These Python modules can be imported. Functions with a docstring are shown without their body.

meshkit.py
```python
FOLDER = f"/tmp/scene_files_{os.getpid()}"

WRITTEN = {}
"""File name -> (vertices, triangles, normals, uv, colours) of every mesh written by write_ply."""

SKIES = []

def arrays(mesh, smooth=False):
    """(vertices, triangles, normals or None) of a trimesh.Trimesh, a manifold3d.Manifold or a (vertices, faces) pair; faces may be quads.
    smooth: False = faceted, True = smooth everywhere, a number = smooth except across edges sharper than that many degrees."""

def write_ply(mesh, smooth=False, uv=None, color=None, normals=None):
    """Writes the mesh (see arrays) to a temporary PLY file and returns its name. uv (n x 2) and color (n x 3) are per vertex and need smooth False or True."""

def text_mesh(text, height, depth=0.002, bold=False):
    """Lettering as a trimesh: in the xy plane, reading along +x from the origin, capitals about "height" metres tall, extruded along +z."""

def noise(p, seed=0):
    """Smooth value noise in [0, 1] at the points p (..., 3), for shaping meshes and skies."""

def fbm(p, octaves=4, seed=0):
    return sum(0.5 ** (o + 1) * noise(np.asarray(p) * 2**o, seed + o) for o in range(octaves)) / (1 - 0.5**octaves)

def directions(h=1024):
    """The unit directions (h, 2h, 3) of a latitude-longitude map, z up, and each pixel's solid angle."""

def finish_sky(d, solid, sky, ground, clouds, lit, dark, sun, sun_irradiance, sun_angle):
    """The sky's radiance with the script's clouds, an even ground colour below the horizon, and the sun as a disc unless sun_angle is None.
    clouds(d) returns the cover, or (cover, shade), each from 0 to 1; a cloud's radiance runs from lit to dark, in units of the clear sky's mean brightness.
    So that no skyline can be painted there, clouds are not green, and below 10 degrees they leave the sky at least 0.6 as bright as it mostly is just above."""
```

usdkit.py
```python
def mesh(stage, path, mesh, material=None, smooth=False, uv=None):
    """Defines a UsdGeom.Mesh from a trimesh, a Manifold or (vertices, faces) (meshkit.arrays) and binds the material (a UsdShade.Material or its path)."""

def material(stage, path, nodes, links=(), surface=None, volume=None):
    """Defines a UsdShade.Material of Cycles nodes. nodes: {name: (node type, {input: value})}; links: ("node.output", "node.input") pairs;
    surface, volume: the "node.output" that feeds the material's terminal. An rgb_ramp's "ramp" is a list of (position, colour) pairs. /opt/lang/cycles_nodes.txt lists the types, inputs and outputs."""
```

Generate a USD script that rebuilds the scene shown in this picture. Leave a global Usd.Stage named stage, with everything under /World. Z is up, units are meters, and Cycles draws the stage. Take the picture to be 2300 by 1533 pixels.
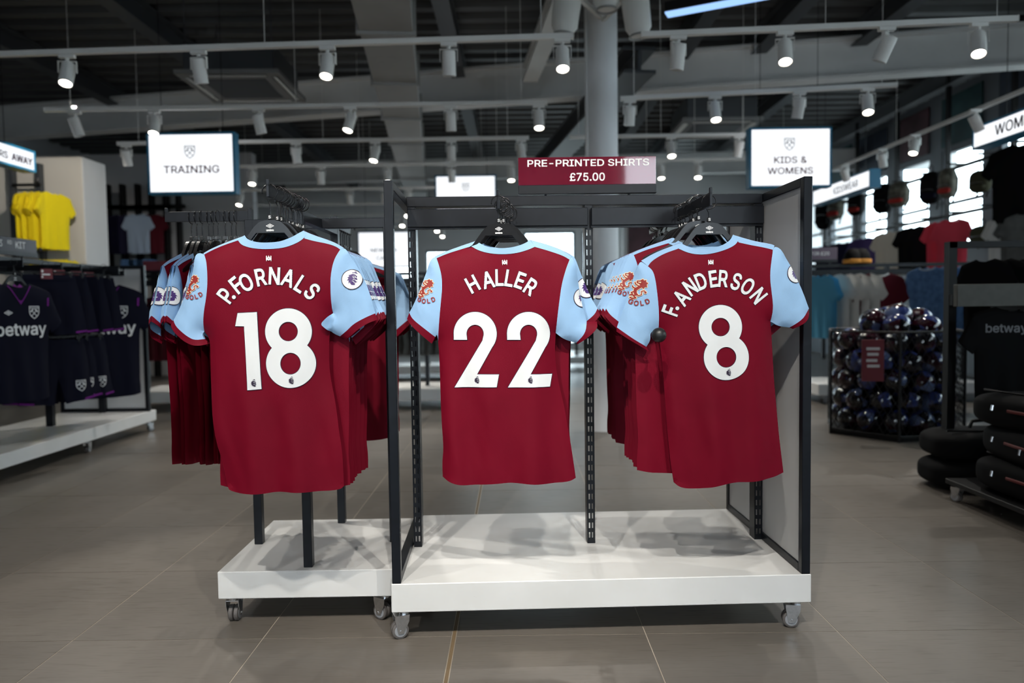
import math, random, numpy as np, trimesh, usdkit, meshkit, shapely
import manifold3d as m3
from shapely.geometry import Polygon, LineString, Point, MultiPolygon, box as sbox
from shapely.ops import unary_union
from shapely import affinity
from scipy.spatial import Delaunay
from pxr import Usd, UsdGeom, UsdLux, UsdShade, Gf, Sdf

stage = Usd.Stage.CreateInMemory()
UsdGeom.SetStageUpAxis(stage, 'Z')
UsdGeom.Xform.Define(stage, '/World')
V = np.array
rng = random.Random(7)

# ------------------------------------------------------------------ camera
EYE = V([0.0, 0.0, 1.0304])
PITCH, YAW, ROLL, FPX = 0.0488, -0.0031, -0.0138, 1637.0
_f = V([math.sin(YAW) * math.cos(PITCH), math.cos(YAW) * math.cos(PITCH), -math.sin(PITCH)])
_r = V([math.cos(YAW), -math.sin(YAW), 0.0]); _u = np.cross(_r, _f)
_R = math.cos(ROLL) * _r + math.sin(ROLL) * _u
_U = -math.sin(ROLL) * _r + math.cos(ROLL) * _u
cam = UsdGeom.Camera.Define(stage, '/World/camera')
cam.AddTransformOp().Set(Gf.Matrix4d(*_R, 0, *_U, 0, *(-_f), 0, *EYE, 1))
cam.CreateHorizontalApertureAttr(36.0)
cam.CreateFocalLengthAttr(FPX / 2300 * 36.0)
cam.CreateFStopAttr(2.0)
cam.CreateFocusDistanceAttr(2.2)
cam.CreateClippingRangeAttr((0.05, 200.0))
cam.CreateExposureAttr(-0.05)

def mat(name, nodes, links, surface):
    return usdkit.material(stage, '/World/Looks/' + name, nodes, links, surface=surface)

# ------------------------------------------------------------------ sky: bright overcast day outside the windows
sky = UsdLux.DomeLight.Define(stage, '/World/sky')
sky.CreateIntensityAttr(1.0)
sky.CreateColorAttr(Gf.Vec3f(0.78, 0.90, 1.0))
sky.CreateExposureAttr(1.45)

# ------------------------------------------------------------------ shop spotlights on the tracks overhead (the ones in view carry theirs in spot())
def spot_lamp(path, at, to, power, cone=27.0, radius=0.022, color=(1.0, 0.95, 0.87), soft=0.5):
    l = UsdLux.SphereLight.Define(stage, path)
    l.CreateRadiusAttr(radius)
    l.CreateIntensityAttr(power)
    l.CreateNormalizeAttr(True)
    l.CreateColorAttr(Gf.Vec3f(*color))
    sh = UsdLux.ShapingAPI.Apply(l.GetPrim())
    sh.CreateShapingConeAngleAttr(cone)
    sh.CreateShapingConeSoftnessAttr(soft)
    d = V(to, float) - V(at, float); d /= np.linalg.norm(d)
    z = -d; x = np.cross([0, 1.0, 0.02], z); x /= np.linalg.norm(x); y = np.cross(z, x)
    l.AddTransformOp().Set(Gf.Matrix4d(*x, 0, *y, 0, *z, 0, *map(float, at), 1))
    return l

SPOT = 50.0
for i, (pos, to, k) in enumerate([
        ((-.86, 0.30, 2.72), (-0.74, 2.2, 0.85), 1.0), ((0.02, 0.45, 2.72), (-0.02, 2.25, 0.75), .9),
        ((0.62, 0.45, 2.72), (0.64, 2.25, 0.75), .9), ((-2.4, 0.6, 2.72), (-1.3, 2.5, 0.7), 0.6),
        ((-2.1, 3.4, 2.72), (-0.9, 2.3, 0.2), 0.8), ((0.9, 3.4, 2.72), (0.5, 1.6, 0.0), 0.4),
        ((-3.6, 6.1, 2.72), (-5.3, 8.4, 1.7), 1.6)]):
    spot_lamp('/World/shop_lamp_%03d' % (i + 1), pos, to, SPOT * k)

# ------------------------------------------------------------------ helpers
taken = {}
def numbered(parent, name):
    k = (str(parent), name)
    n = taken.get(k, -1) + 1
    taken[k] = n
    return name if n == 0 else '%s_%03d' % (name, n)

def path_of(parent):
    return '/World' if parent is None else str(parent.GetPath())

def obj(name, mesh, m, parent=None, smooth=False):
    p = path_of(parent)
    return usdkit.mesh(stage, p + '/' + numbered(p, name), mesh, m, smooth=smooth).GetPrim()

def tag(o, label=None, cat=None, group=None, kind=None):
    for k, v in (('label', label), ('category', cat), ('group', group), ('kind', kind)):
        if v:
            o.SetCustomDataByKey(k, v)
    return o

def thing(name, label, cat, loc=(0, 0, 0), rz=0.0, group=None):
    x = UsdGeom.Xform.Define(stage, '/World/' + numbered('/World', name))
    x.AddTranslateOp().Set(Gf.Vec3d(*map(float, loc)))
    x.AddRotateZOp().Set(float(math.degrees(rz)))
    return tag(x.GetPrim(), label, cat, group)

def dup(root, loc, rz=0.0, label=None, group=None, ry=0.0, scale=None, name=None):
    was = root.GetCustomData()
    base = name or root.GetName()
    while base[-4:-3] == '_' and base[-3:].isdigit():
        base = base[:-4]
    x = UsdGeom.Xform.Define(stage, '/World/' + numbered('/World', base))
    x.GetPrim().GetReferences().AddInternalReference(root.GetPath())
    x.ClearXformOpOrder()
    x.AddTransformOp().Set(trs(loc, rz, ry, scale))
    tag(x.GetPrim(), label or was.get('label'), was.get('category'), group or was.get('group'))
    x.GetPrim().SetInstanceable(True)
    return x.GetPrim()

def trs(loc, rz=0.0, ry=0.0, scale=None):
    a = Gf.Matrix4d(1.0)
    if scale is not None:
        s = (scale,) * 3 if np.ndim(scale) == 0 else scale
        a = a * Gf.Matrix4d().SetScale(Gf.Vec3d(*map(float, s)))
    if ry:
        a = a * Gf.Matrix4d().SetRotate(Gf.Rotation(Gf.Vec3d(0, 1, 0), math.degrees(ry)))
    a = a * Gf.Matrix4d().SetRotate(Gf.Rotation(Gf.Vec3d(0, 0, 1), math.degrees(rz)))
    return a * Gf.Matrix4d().SetTranslate(Gf.Vec3d(*map(float, loc)))

def struct(name, mesh, m, parent=None, smooth=False):
    o = obj(name, mesh, m, parent, smooth)
    return tag(o, kind='structure') if parent is None else o

def cat(*ms):
    return trimesh.util.concatenate([m for g in ms for m in (g if isinstance(g, (list, tuple)) else [g])])

def bx(x0, x1, y0, y1, z0, z1, c=0.0):
    """A box, its edges chamfered by c."""
    h = V([x1 - x0, y1 - y0, z1 - z0]) / 2; o = V([x0 + x1, y0 + y1, z0 + z1]) / 2
    if c <= 0:
        b = trimesh.creation.box(h * 2); b.apply_translation(o); return b
    c = min(c, h.min() * 0.45)
    p = [V([sx * (h[0] - (0 if k == 0 else c)), sy * (h[1] - (0 if k == 1 else c)), sz * (h[2] - (0 if k == 2 else c))])
         for sx in (-1, 1) for sy in (-1, 1) for sz in (-1, 1) for k in range(3)]
    b = trimesh.convex.convex_hull(V(p)); b.apply_translation(o)
    return b

def beam(p, q, w, h, up=(0, 0, 1), c=0.0):
    """A bar of section w x h from p to q."""
    p, q = V(p, float), V(q, float); d = q - p; L = np.linalg.norm(d); d /= L
    s = np.cross(d, up); s /= np.linalg.norm(s); t = np.cross(s, d)
    b = bx(-w / 2, w / 2, 0, L, -h / 2, h / 2, c)
    T = np.eye(4); T[:3, 0], T[:3, 1], T[:3, 2], T[:3, 3] = s, d, t, p
    b.apply_transform(T); return b

def cyl(p, q, r, n=16, r2=None):
    p, q = V(p, float), V(q, float); d = q - p; L = np.linalg.norm(d)
    if r2 is None:
        m = trimesh.creation.cylinder(radius=r, height=L, sections=n); m.apply_translation([0, 0, L / 2])
    else:
        m = trimesh.creation.revolve([[0, 0], [r, 0], [r2, L], [0, L]], sections=n)
    m.apply_transform(trimesh.geometry.align_vectors([0, 0, 1], d / L)); m.apply_translation(p); return m

def tube(pts, r, n=8, closed=False):
    pts = V(pts, float)
    out = []
    d = np.gradient(pts, axis=0); d /= np.linalg.norm(d, axis=1)[:, None]
    s = np.cross(d[0], [0.31, 0.77, 0.55]); s /= np.linalg.norm(s)
    rings = []
    for k in range(len(pts)):
        s = s - d[k] * (s @ d[k]); s /= np.linalg.norm(s); t = np.cross(d[k], s)
        a = np.arange(n) / n * 2 * np.pi
        rings.append(pts[k] + r * (np.cos(a)[:, None] * s + np.sin(a)[:, None] * t))
    v = np.vstack(rings); f = []
    for k in range(len(pts) - 1):
        for j in range(n):
            a, b = k * n + j, k * n + (j + 1) % n
            f += [[a, b, b + n], [a, b + n, a + n]]
    for j in range(1, n - 1):
        f += [[0, j + 1, j], [len(v) - n, len(v) - n + j, len(v) - n + j + 1]]
    return trimesh.Trimesh(v, f, process=False)

def lathe(prof, n=24):
    return trimesh.creation.revolve(V(prof, float), sections=n)

def move(m, t=(0, 0, 0), rz=0.0, rx=0.0, ry=0.0):
    m = m.copy()
    for a, ax in ((rx, [1, 0, 0]), (ry, [0, 1, 0]), (rz, [0, 0, 1])):
        if a:
            m.apply_transform(trimesh.transformations.rotation_matrix(a, ax))
    m.apply_translation(t); return m

def polys(g):
    if g.is_empty: return []
    return [p for p in getattr(g, 'geoms', [g]) if p.geom_type == 'Polygon' and p.area > 1e-9]

def flat(g, depth, up='z'):
    """An extruded plane shape; up='y': drawn in x-z and facing -y, 'x': drawn in y-z and facing +x."""
    m = cat([trimesh.creation.extrude_polygon(p, depth, engine='earcut') for p in polys(g)])
    if up == 'y':
        m.apply_transform(V([[1, 0, 0, 0], [0, 0, -1, 0], [0, 1, 0, 0], [0, 0, 0, 1.0]]))
    if up == 'x':
        m.apply_transform(V([[0, 0, 1, 0], [1, 0, 0, 0], [0, 1, 0, 0], [0, 0, 0, 1.0]]))
    if up == '-x':
        m.apply_transform(V([[0, 0, -1, 0], [-1, 0, 0, 0], [0, 1, 0, 0], [0, 0, 0, 1.0]]))
    return m

_txt = {}
def text2d(s, h, bold=True, centre=True):
    """Lettering as a plane shape, capitals h tall."""
    if (s, bold) not in _txt:
        m = meshkit.text_mesh(s, 1.0, 0.01, bold)
        t = m.triangles[(m.triangles[:, :, 2] > 0.005).all(1)][:, :, :2]
        _txt[(s, bold)] = unary_union([Polygon(x) for x in t if Polygon(x).area > 1e-9]).buffer(0.004).buffer(-0.004).simplify(0.004)
    g = affinity.scale(_txt[(s, bold)], h, h, origin=(0, 0))
    if centre:
        x0, y0, x1, y1 = g.bounds
        g = affinity.translate(g, -(x0 + x1) / 2, -(h / 2 if len(s) > 1 else (y0 + y1) / 2))
    return g

def dens(line, h):
    n = max(1, int(math.ceil(line.length / h)))
    return [line.interpolate(i / n, normalized=True).coords[0] for i in range(n)]

def plane_mesh(g, h):
    """Points (n x 2) and triangles of a plane shape, no edge much longer than h."""
    vs, fs, n = [], [], 0
    for p in polys(g):
        pts = []
        for ring in (p.exterior, *p.interiors):
            c = list(ring.coords)
            for a, b in zip(c[:-1], c[1:]):
                pts += dens(LineString([a, b]), h) if a != b else []
        x0, y0, x1, y1 = p.bounds
        gx, gy = np.meshgrid(np.arange(x0, x1, h), np.arange(y0, y1, h * 0.87))
        gx = gx + (np.arange(gx.shape[0]) % 2)[:, None] * h / 2
        q = np.stack([gx.ravel(), gy.ravel()], 1)
        inner = p.buffer(-h * 0.45)
        if not inner.is_empty and len(q):
            q = q[shapely.contains_xy(inner, q[:, 0], q[:, 1])]
            pts = np.vstack([V(pts), q]) if len(q) else V(pts)
        pts = np.unique(np.round(V(pts), 6), axis=0)
        if len(pts) < 3: continue
        t = Delaunay(pts).simplices
        c = pts[t].mean(1)
        t = t[shapely.contains_xy(p.buffer(1e-6), c[:, 0], c[:, 1])]
        a = pts[t]
        cr = (a[:, 1, 0] - a[:, 0, 0]) * (a[:, 2, 1] - a[:, 0, 1]) - (a[:, 1, 1] - a[:, 0, 1]) * (a[:, 2, 0] - a[:, 0, 0])
        t[cr < 0] = t[cr < 0][:, ::-1]
        e2 = ((a - np.roll(a, 1, 1)) ** 2).sum(2).max(1)
        t = t[np.abs(cr) > np.maximum(1e-10, .012 * e2)]
        vs.append(pts); fs.append(t + n); n += len(pts)
    return np.vstack(vs), np.vstack(fs)

def drape(g, Y, h=0.012, back=False):
    """The plane shape g (x, z) laid on the surface y = Y(x, z); back: facing +y."""
    p, f = plane_mesh(g, h)
    v = np.stack([p[:, 0], Y(p), p[:, 1]], 1)
    return trimesh.Trimesh(v, f[:, ::-1] if back else f, process=False)

def at(px, py, y):
    """The point at depth y that a direction of the view meets (used to survey the room)."""
    d = _f + _R * (px - 1150) / FPX - _U * (py - 766.5) / FPX
    return EYE + d * (y / d[1])

# ------------------------------------------------------------------ materials
def plain(name, col, rough=0.5, metal=0.0, bump=0.0, bscale=400.0, var=0.0, vscale=6.0, spec=0.5, sheen=0.0, coat=0.0, stretch=None):
    n = {'p': ('principled_bsdf', {'base_color': col, 'roughness': rough, 'metallic': metal, 'specular_ior_level': spec, 'sheen_weight': sheen, 'coat_weight': coat})}
    l = []
    n['tc'] = ('texture_coordinate', {})
    if var:
        n['v'] = ('noise_texture', {'scale': vscale, 'detail': 4.0, 'roughness': 0.6})
        n['r'] = ('rgb_ramp', {'ramp': [(0.25, tuple(c * (1 - var) for c in col)), (0.75, tuple(min(1, c * (1 + var)) for c in col))]})
        l += [('tc.object', 'v.vector'), ('v.fac', 'r.fac'), ('r.color', 'p.base_color')]
    if bump:
        n['m'] = ('mapping', {'scale': stretch or (1, 1, 1)})
        n['b'] = ('noise_texture', {'scale': bscale, 'detail': 2.0})
        n['u'] = ('bump', {'strength': bump, 'distance': 0.002})
        l += [('tc.object', 'm.vector'), ('m.vector', 'b.vector'), ('b.fac', 'u.height'), ('u.normal', 'p.normal')]
    return mat(name, n, l, 'p.BSDF')

def glow(name, col, strength):
    return mat(name, {'e': ('emission', {'color': col, 'strength': strength})}, [], 'e.emission')

M = {}
CLARET = (0.150, 0.0014, 0.0125)
M['claret'] = plain('claret_fabric', CLARET, 0.62, bump=0.12, bscale=900, var=0.10, vscale=5, spec=0.12)
M['sky'] = plain('sky_blue_fabric', (0.29, 0.475, 0.71), 0.62, bump=0.12, bscale=900, spec=0.2)
M['inner'] = plain('navy_lining', (0.05, 0.13, 0.36), 0.7)
M['print'] = plain('white_print', (0.74, 0.755, 0.76), 0.45, bump=0.05, bscale=1400)
M['print_edge'] = plain('dark_print_edge', (0.02, 0.008, 0.03), 0.5)
M['purple'] = plain('purple_print', (0.055, 0.02, 0.14), 0.5)
M['red_print'] = plain('red_print', (0.28, 0.02, 0.015), 0.5)
M['gold_print'] = plain('pale_gold_print', (0.78, 0.62, 0.42), 0.5)
M['hanger'] = plain('black_hanger_plastic', (0.006, 0.006, 0.007), 0.28, bump=0.03, bscale=200, spec=0.4)
M['wire'] = plain('black_wire', (0.02, 0.02, 0.022), 0.22, metal=0.6)
M['tag'] = plain('black_size_tag', (0.012, 0.012, 0.013), 0.35)
M['white'] = plain('white_marking', (0.80, 0.80, 0.80), 0.5)
M['steel'] = plain('black_powder_coat', (0.007, 0.0085, 0.012), 0.32, bump=0.05, bscale=700, var=0.2, vscale=30, spec=0.28)
M['board'] = plain('grey_panel_board', (0.52, 0.515, 0.505), 0.5, var=0.04, vscale=3)
M['chrome'] = plain('zinc_plated_steel', (0.62, 0.63, 0.65), 0.26, metal=1.0, var=0.15, vscale=60)
M['rubber'] = plain('grey_rubber', (0.12, 0.11, 0.105), 0.6)
M['grey_plastic'] = plain('grey_wheel_plastic', (0.30, 0.31, 0.33), 0.4)

def white_deck():
    n = {'tc': ('texture_coordinate', {}), 'a': ('noise_texture', {'scale': 5.0, 'detail': 5.0}), 'r': ('rgb_ramp', {'ramp': [(0.3, (0.72, 0.72, 0.705)), (0.7, (0.78, 0.78, 0.77))]}),
         'm': ('mapping', {'scale': (16, 16, 300)}), 's': ('noise_texture', {'scale': 1.0, 'detail': 6.0, 'roughness': 0.75}),
         'k': ('rgb_ramp', {'ramp': [(0.0, (1, 1, 1)), (0.70, (1, 1, 1)), (0.735, (0.30, 0.27, 0.24)), (1.0, (0.2, 0.18, 0.16))]}),
         'x': ('mix', {'mix_type': 'multiply', 'fac': 1.0}), 'p': ('principled_bsdf', {'roughness': 0.33})}
    return mat('white_laminate', n, [('tc.object', 'a.vector'), ('a.fac', 'r.fac'), ('tc.object', 'm.vector'), ('m.vector', 's.vector'), ('s.fac', 'k.fac'),
                                     ('r.color', 'x.color1'), ('k.color', 'x.color2'), ('x.color', 'p.base_color')], 'p.BSDF')
M['deck'] = white_deck()
# ------------------------------------------------------------------ emblems and prints, as plane shapes about 1 tall
def stroke(pts, w, cap=1):
    return LineString(pts).buffer(w / 2, cap_style=cap)

def lion_head():
    mane = Polygon([(-.30, .30), (-.12, .42), (.10, .40), (.26, .28), (.20, .20), (.34, .08), (.26, .02), (.36, -.12), (.22, -.20), (.26, -.38), (.02, -.44),
                    (-.10, -.36), (-.16, -.24), (-.22, -.40), (-.30, -.14), (-.42, -.22), (-.34, .02), (-.46, .04), (-.32, .16), (-.42, .24)])
    cut = unary_union([stroke([(-.05, .26), (.10, .30), (.17, .2), (.05, .12), (-.06, .2)], .05), stroke([(.02, .0), (.2, .02), (.30, -.08)], .06),
                       stroke([(-.02, -.12), (.12, -.14), (.18, -.24)], .05)])
    crown = unary_union([stroke([(-.16, .50), (-.02, .54)], .05), stroke([(.02, .55), (.18, .52)], .05), stroke([(.0, .62), (.10, .62)], .05)])
    return unary_union([mane.difference(cut), crown])

def rampant_lion():
    mane = Polygon([(-.02, .50), (.08, .60), (.14, .54), (.24, .60), (.27, .50), (.38, .48), (.34, .38), (.40, .28), (.30, .24), (.26, .12), (.16, .18), (.06, .12), (.08, .26), (-.02, .30), (.06, .40)])
    return unary_union([mane, stroke([(-.02, .46), (-.14, .42), (-.12, .34), (0, .34)], .05), stroke([(.12, .24), (.0, .10), (-.10, -.04), (-.04, -.20)], .14), stroke([(.0, .20), (-.16, .24), (-.22, .32)], .05),
                        stroke([(-.06, .06), (-.22, .04), (-.28, .12)], .05), stroke([(-.06, -.14), (.06, -.26), (-.10, -.34), (.06, -.42), (-.08, -.50), (-.20, -.48)], .065),
                        stroke([(-.08, -.10), (-.22, -.22), (-.14, -.30), (-.28, -.38)], .055), stroke([(-.02, -.16), (.14, -.28), (.27, -.18), (.21, -.02), (.33, .06), (.41, -.02)], .042), Point(.41, -.01).buffer(.055)])

def castle():
    g = unary_union([sbox(-.42, -.18, .42, .22), Polygon([(-.12, .2), (0, .5), (.12, .2)]), Polygon([(-.42, .2), (-.42, .36), (-.30, .42), (-.22, .3), (-.16, .2)]),
                     Polygon([(.42, .2), (.42, .36), (.30, .42), (.22, .3), (.16, .2)]), Polygon([(-.42, -.18), (-.36, -.46), (-.24, -.2), (0, -.34), (.24, -.2), (.36, -.46), (.42, -.18)])])
    return g.difference(unary_union([sbox(-.28, .14, -.20, .28), sbox(.20, .14, .28, .28), sbox(-.04, -.1, .04, .06)]))

def diamond(w, h):
    return Polygon([(-w, 0), (0, h), (w, 0), (0, -h)])
def twin_diamond():
    return unary_union([diamond(.5, .27).difference(diamond(.37, .2)), diamond(.25, .135).difference(diamond(.10, .055))])

def crossed_hammers():
    sh = Polygon([(-.42, .5), (.42, .5), (.42, .02), (.36, -.18), (.2, -.36), (0, -.5), (-.2, -.36), (-.36, -.18), (-.42, .02)])
    ham = lambda s: unary_union([stroke([(-.24 * s, -.30), (.19 * s, .15)], .055), stroke([(.10 * s, .235), (.275 * s, .075)], .10)])
    return unary_union([sh.difference(sh.buffer(-.06)), sbox(-.34, .31, .34, .36), ham(1), ham(-1)])

def put(g, x, z, s=1.0, rot=0.0, sx=None):
    g = affinity.scale(g, s if sx is None else sx, s, origin=(0, 0))
    g = affinity.rotate(g, rot, origin=(0, 0), use_radians=True)
    return affinity.translate(g, x, z)

def chaikin(p, n=2):
    p = [V(a, float) for a in p]
    if len(p) < 3: return p
    for _ in range(n):
        q = [p[0]]
        for a, b in zip(p[:-1], p[1:]):
            q += [a * .75 + b * .25, a * .25 + b * .75]
        q.append(p[-1]); p = q
    return p

def sstep(a, b, x):
    t = np.clip((x - a) / (b - a), 0, 1); return t * t * (3 - 2 * t)

def solid_poly(pts):
    g = Polygon([tuple(a) for a in pts])
    if not g.is_valid: g = g.buffer(0)
    return max(polys(g), key=lambda p: p.area)

def line(p): return LineString([tuple(a) for a in p])

class Shirt:
    """A shirt on a hanger: its pieces are plane shapes in x-z laid on one draped surface; z = 0 at the neck, the side to be looked at faces -y."""
    def __init__(s, S, Tm=0.028, Tf=0.010, B=0.020, seed=1, amp=0.0075, h=0.013):
        s.S, s.h, s.seed = S, h, seed
        k = {n: chaikin(p) for n, p in S.items()}
        s.k = k
        r = lambda n: k[n][::-1]
        s.body = solid_poly(k['collar_out'] + k['low_r'] + k['seam_r'] + k['side_r'] + r('hem') + r('side_l') + r('seam_l') + r('low_l'))
        s.collar = solid_poly(k['collar_in'] + r('collar_out'))
        s.strip = {'l': solid_poly(k['top_l'] + r('low_l')), 'r': solid_poly(k['top_r'] + r('low_r'))}
        s.sleeve = {q: solid_poly(k['out_' + q] + k['cuff_' + q] + k['in_' + q] + r('seam_' + q)) for q in 'lr'}
        s.cuff = {q: solid_poly(k['cuff_' + q] + r('end_' + q)) for q in 'lr'}
        s.lat = unary_union([line(k[n]) for n in ('side_l', 'side_r', 'top_l', 'top_r')])
        s.seam = {q: line(k['seam_' + q]) for q in 'lr'}
        s.slat = {q: unary_union([line(k['out_' + q] + k['end_' + q][:1]), line(([k['end_' + q][-1]] if True else []) + k['in_' + q])]) for q in 'lr'}
        s.Tm, s.Tf, s.B, s.amp = Tm, Tf, B, amp
    def fold(s, p):
        x, z = p[:, 0], p[:, 1]
        low = sstep(.22, .62, -z)
        n = meshkit.fbm(np.stack([x * 9 + z * 2.2, z * 1.7 + x * 1.2, x * 0 + s.seed], -1), 3, s.seed) - .5
        n2 = meshkit.fbm(np.stack([x * 16 + 4, z * 8, x * 0 + s.seed * 3], -1), 2, s.seed + 5) - .5
        return s.amp * low * np.sin(2 * np.pi * (x / .125 + .35 * z) + s.seed) + s.amp * 2.6 * n * (.45 + low) + .004 * n2
    def thick(s, p, T):
        return T * (1 - np.exp(-shapely.distance(shapely.points(p), s.lat) / .03))
    def back(s, p): return s.fold(p) - s.thick(p, s.Tm)
    def front(s, p): return s.fold(p) + s.thick(p, s.Tf)
    def arm(s, q, sign=-1):
        def Y(p):
            pts = shapely.points(p)
            d = shapely.distance(pts, s.slat[q]); ds = shapely.distance(pts, s.seam[q])
            n = meshkit.fbm(np.stack([p[:, 0] * 17, p[:, 1] * 8, p[:, 0] * 0 + s.seed], -1), 3, s.seed + 9) - .5
            own = sign * s.B * (1 - np.exp(-d / .016)) + .022 * n
            base = s.back(p) if sign < 0 else s.front(p)
            w = sstep(0, .05, ds)
            y = base * (1 - w) + own * w
            if sign < 0:
                inside = shapely.contains_xy(s.body, p[:, 0], p[:, 1])
                y = np.where(inside, np.minimum(y, s.back(p) - (.008 + .010 * sstep(0, .02, ds)) * sstep(.001, .010, ds)), y)
            return y
        return Y
    def build(s, root, m1='claret', m2='sky', m3='claret', hem=True, collar=None):
        h = s.h
        obj('back_panel', drape(s.body, s.back, h), M[m1], root, True)
        scoop = affinity.scale(Point(0, .012).buffer(1, 32), .082, .105)
        whole = unary_union([s.body.buffer(.0005), s.strip['l'].buffer(.0005), s.strip['r'].buffer(.0005), s.collar.buffer(.0005)])
        obj('front_panel', drape(max(polys(whole.difference(scoop)), key=lambda p: p.area), s.front, h * 1.3, True), M[m1], root, True)
        co = obj('collar', cat(drape(s.collar, lambda p: s.back(p) - .0015, h * .7), drape(scoop.buffer(.018).difference(scoop).intersection(whole), lambda p: s.front(p) + .0015, h, True)), M[collar or m2], root, True)
        for q in 'lr':
            obj('shoulder_strip', cat(drape(s.strip[q], lambda p: s.back(p) - .0006, h * .7), drape(s.strip[q], lambda p: s.front(p) + .0012, h, True)), M[m2], root, True)
            sl = obj('sleeve', cat(drape(s.sleeve[q], s.arm(q), h * .8), drape(s.sleeve[q], s.arm(q, 1), h * 1.2, True)), M[m2], root, True)
            obj('cuff', cat(drape(s.cuff[q], lambda p: s.arm(q)(p) - .0006, h * .8), drape(s.cuff[q], lambda p: s.arm(q, 1)(p) + .0006, h, True)), M[m3], sl, True)
        if hem:
            hl = line(s.k['hem'])
            g = s.body.intersection(hl.buffer(.013))
            obj('hem', drape(g, lambda p: s.back(p) - .0012, h), M[m1], root, True)
    def on_back(s, name, g, m, root, lift=.0016, h=.009):
        return obj(name, drape(g, lambda p: s.back(p) - lift, h), M[m], root, True)
    def on_arm(s, q, name, g, m, root, lift=.0022, h=.007, both=False):
        g = g.intersection(s.sleeve[q].buffer(-.0004 if both else -.0015))
        if g.is_empty or not polys(g): return None
        ms = [drape(g, lambda p: s.arm(q)(p) - lift, h)]
        if both: ms.append(drape(g, lambda p: s.arm(q, 1)(p) + lift, h, True))
        return obj(name, cat(ms), M[m], root, True)

def arc_text(chars, centres, hts, wscale=1.0):
    """Letters at surveyed centres, each turned along the circle that runs through them."""
    c = V(centres, float)
    A = np.c_[2 * c, np.ones(len(c))]
    sol = np.linalg.lstsq(A, (c ** 2).sum(1), rcond=None)[0]
    out = []
    for ch, p in zip(chars, c):
        d = p - sol[:2]; ang = math.atan2(d[1], d[0]) - math.pi / 2
        if ch == '.':
            up = d / np.linalg.norm(d)
            out.append(Point(*(p - up * 0)).buffer(hts * .12)); continue
        out.append(put(text2d(ch, hts, False).buffer(hts * .036, join_style=2), *p, s=1.0, rot=ang, sx=wscale))
    return unary_union(out)

def px_list(ys, org, pts):
    return [(lambda w: (w[0] - org[0], w[2] - org[2]))(at(a, b, ys)) for a, b in pts]

def survey(ys, org, D):
    return {k: px_list(ys, org, v) for k, v in D.items()}

def badge_round(s, q, x, z, r, root, rot=0.0, both=False):
    b = s.on_arm(q, 'league_badge', Point(x, z).buffer(r), 'print_edge', root, .0020, both=both)
    if b is None: return
    s.on_arm(q, 'badge_face', Point(x, z).buffer(r * .93), 'print', b, .0026, both=both)
    s.on_arm(q, 'badge_lion', put(lion_head(), x + r * .1, z, r * 1.25, rot), 'purple', b, .0032, .005, both=both)

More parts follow.
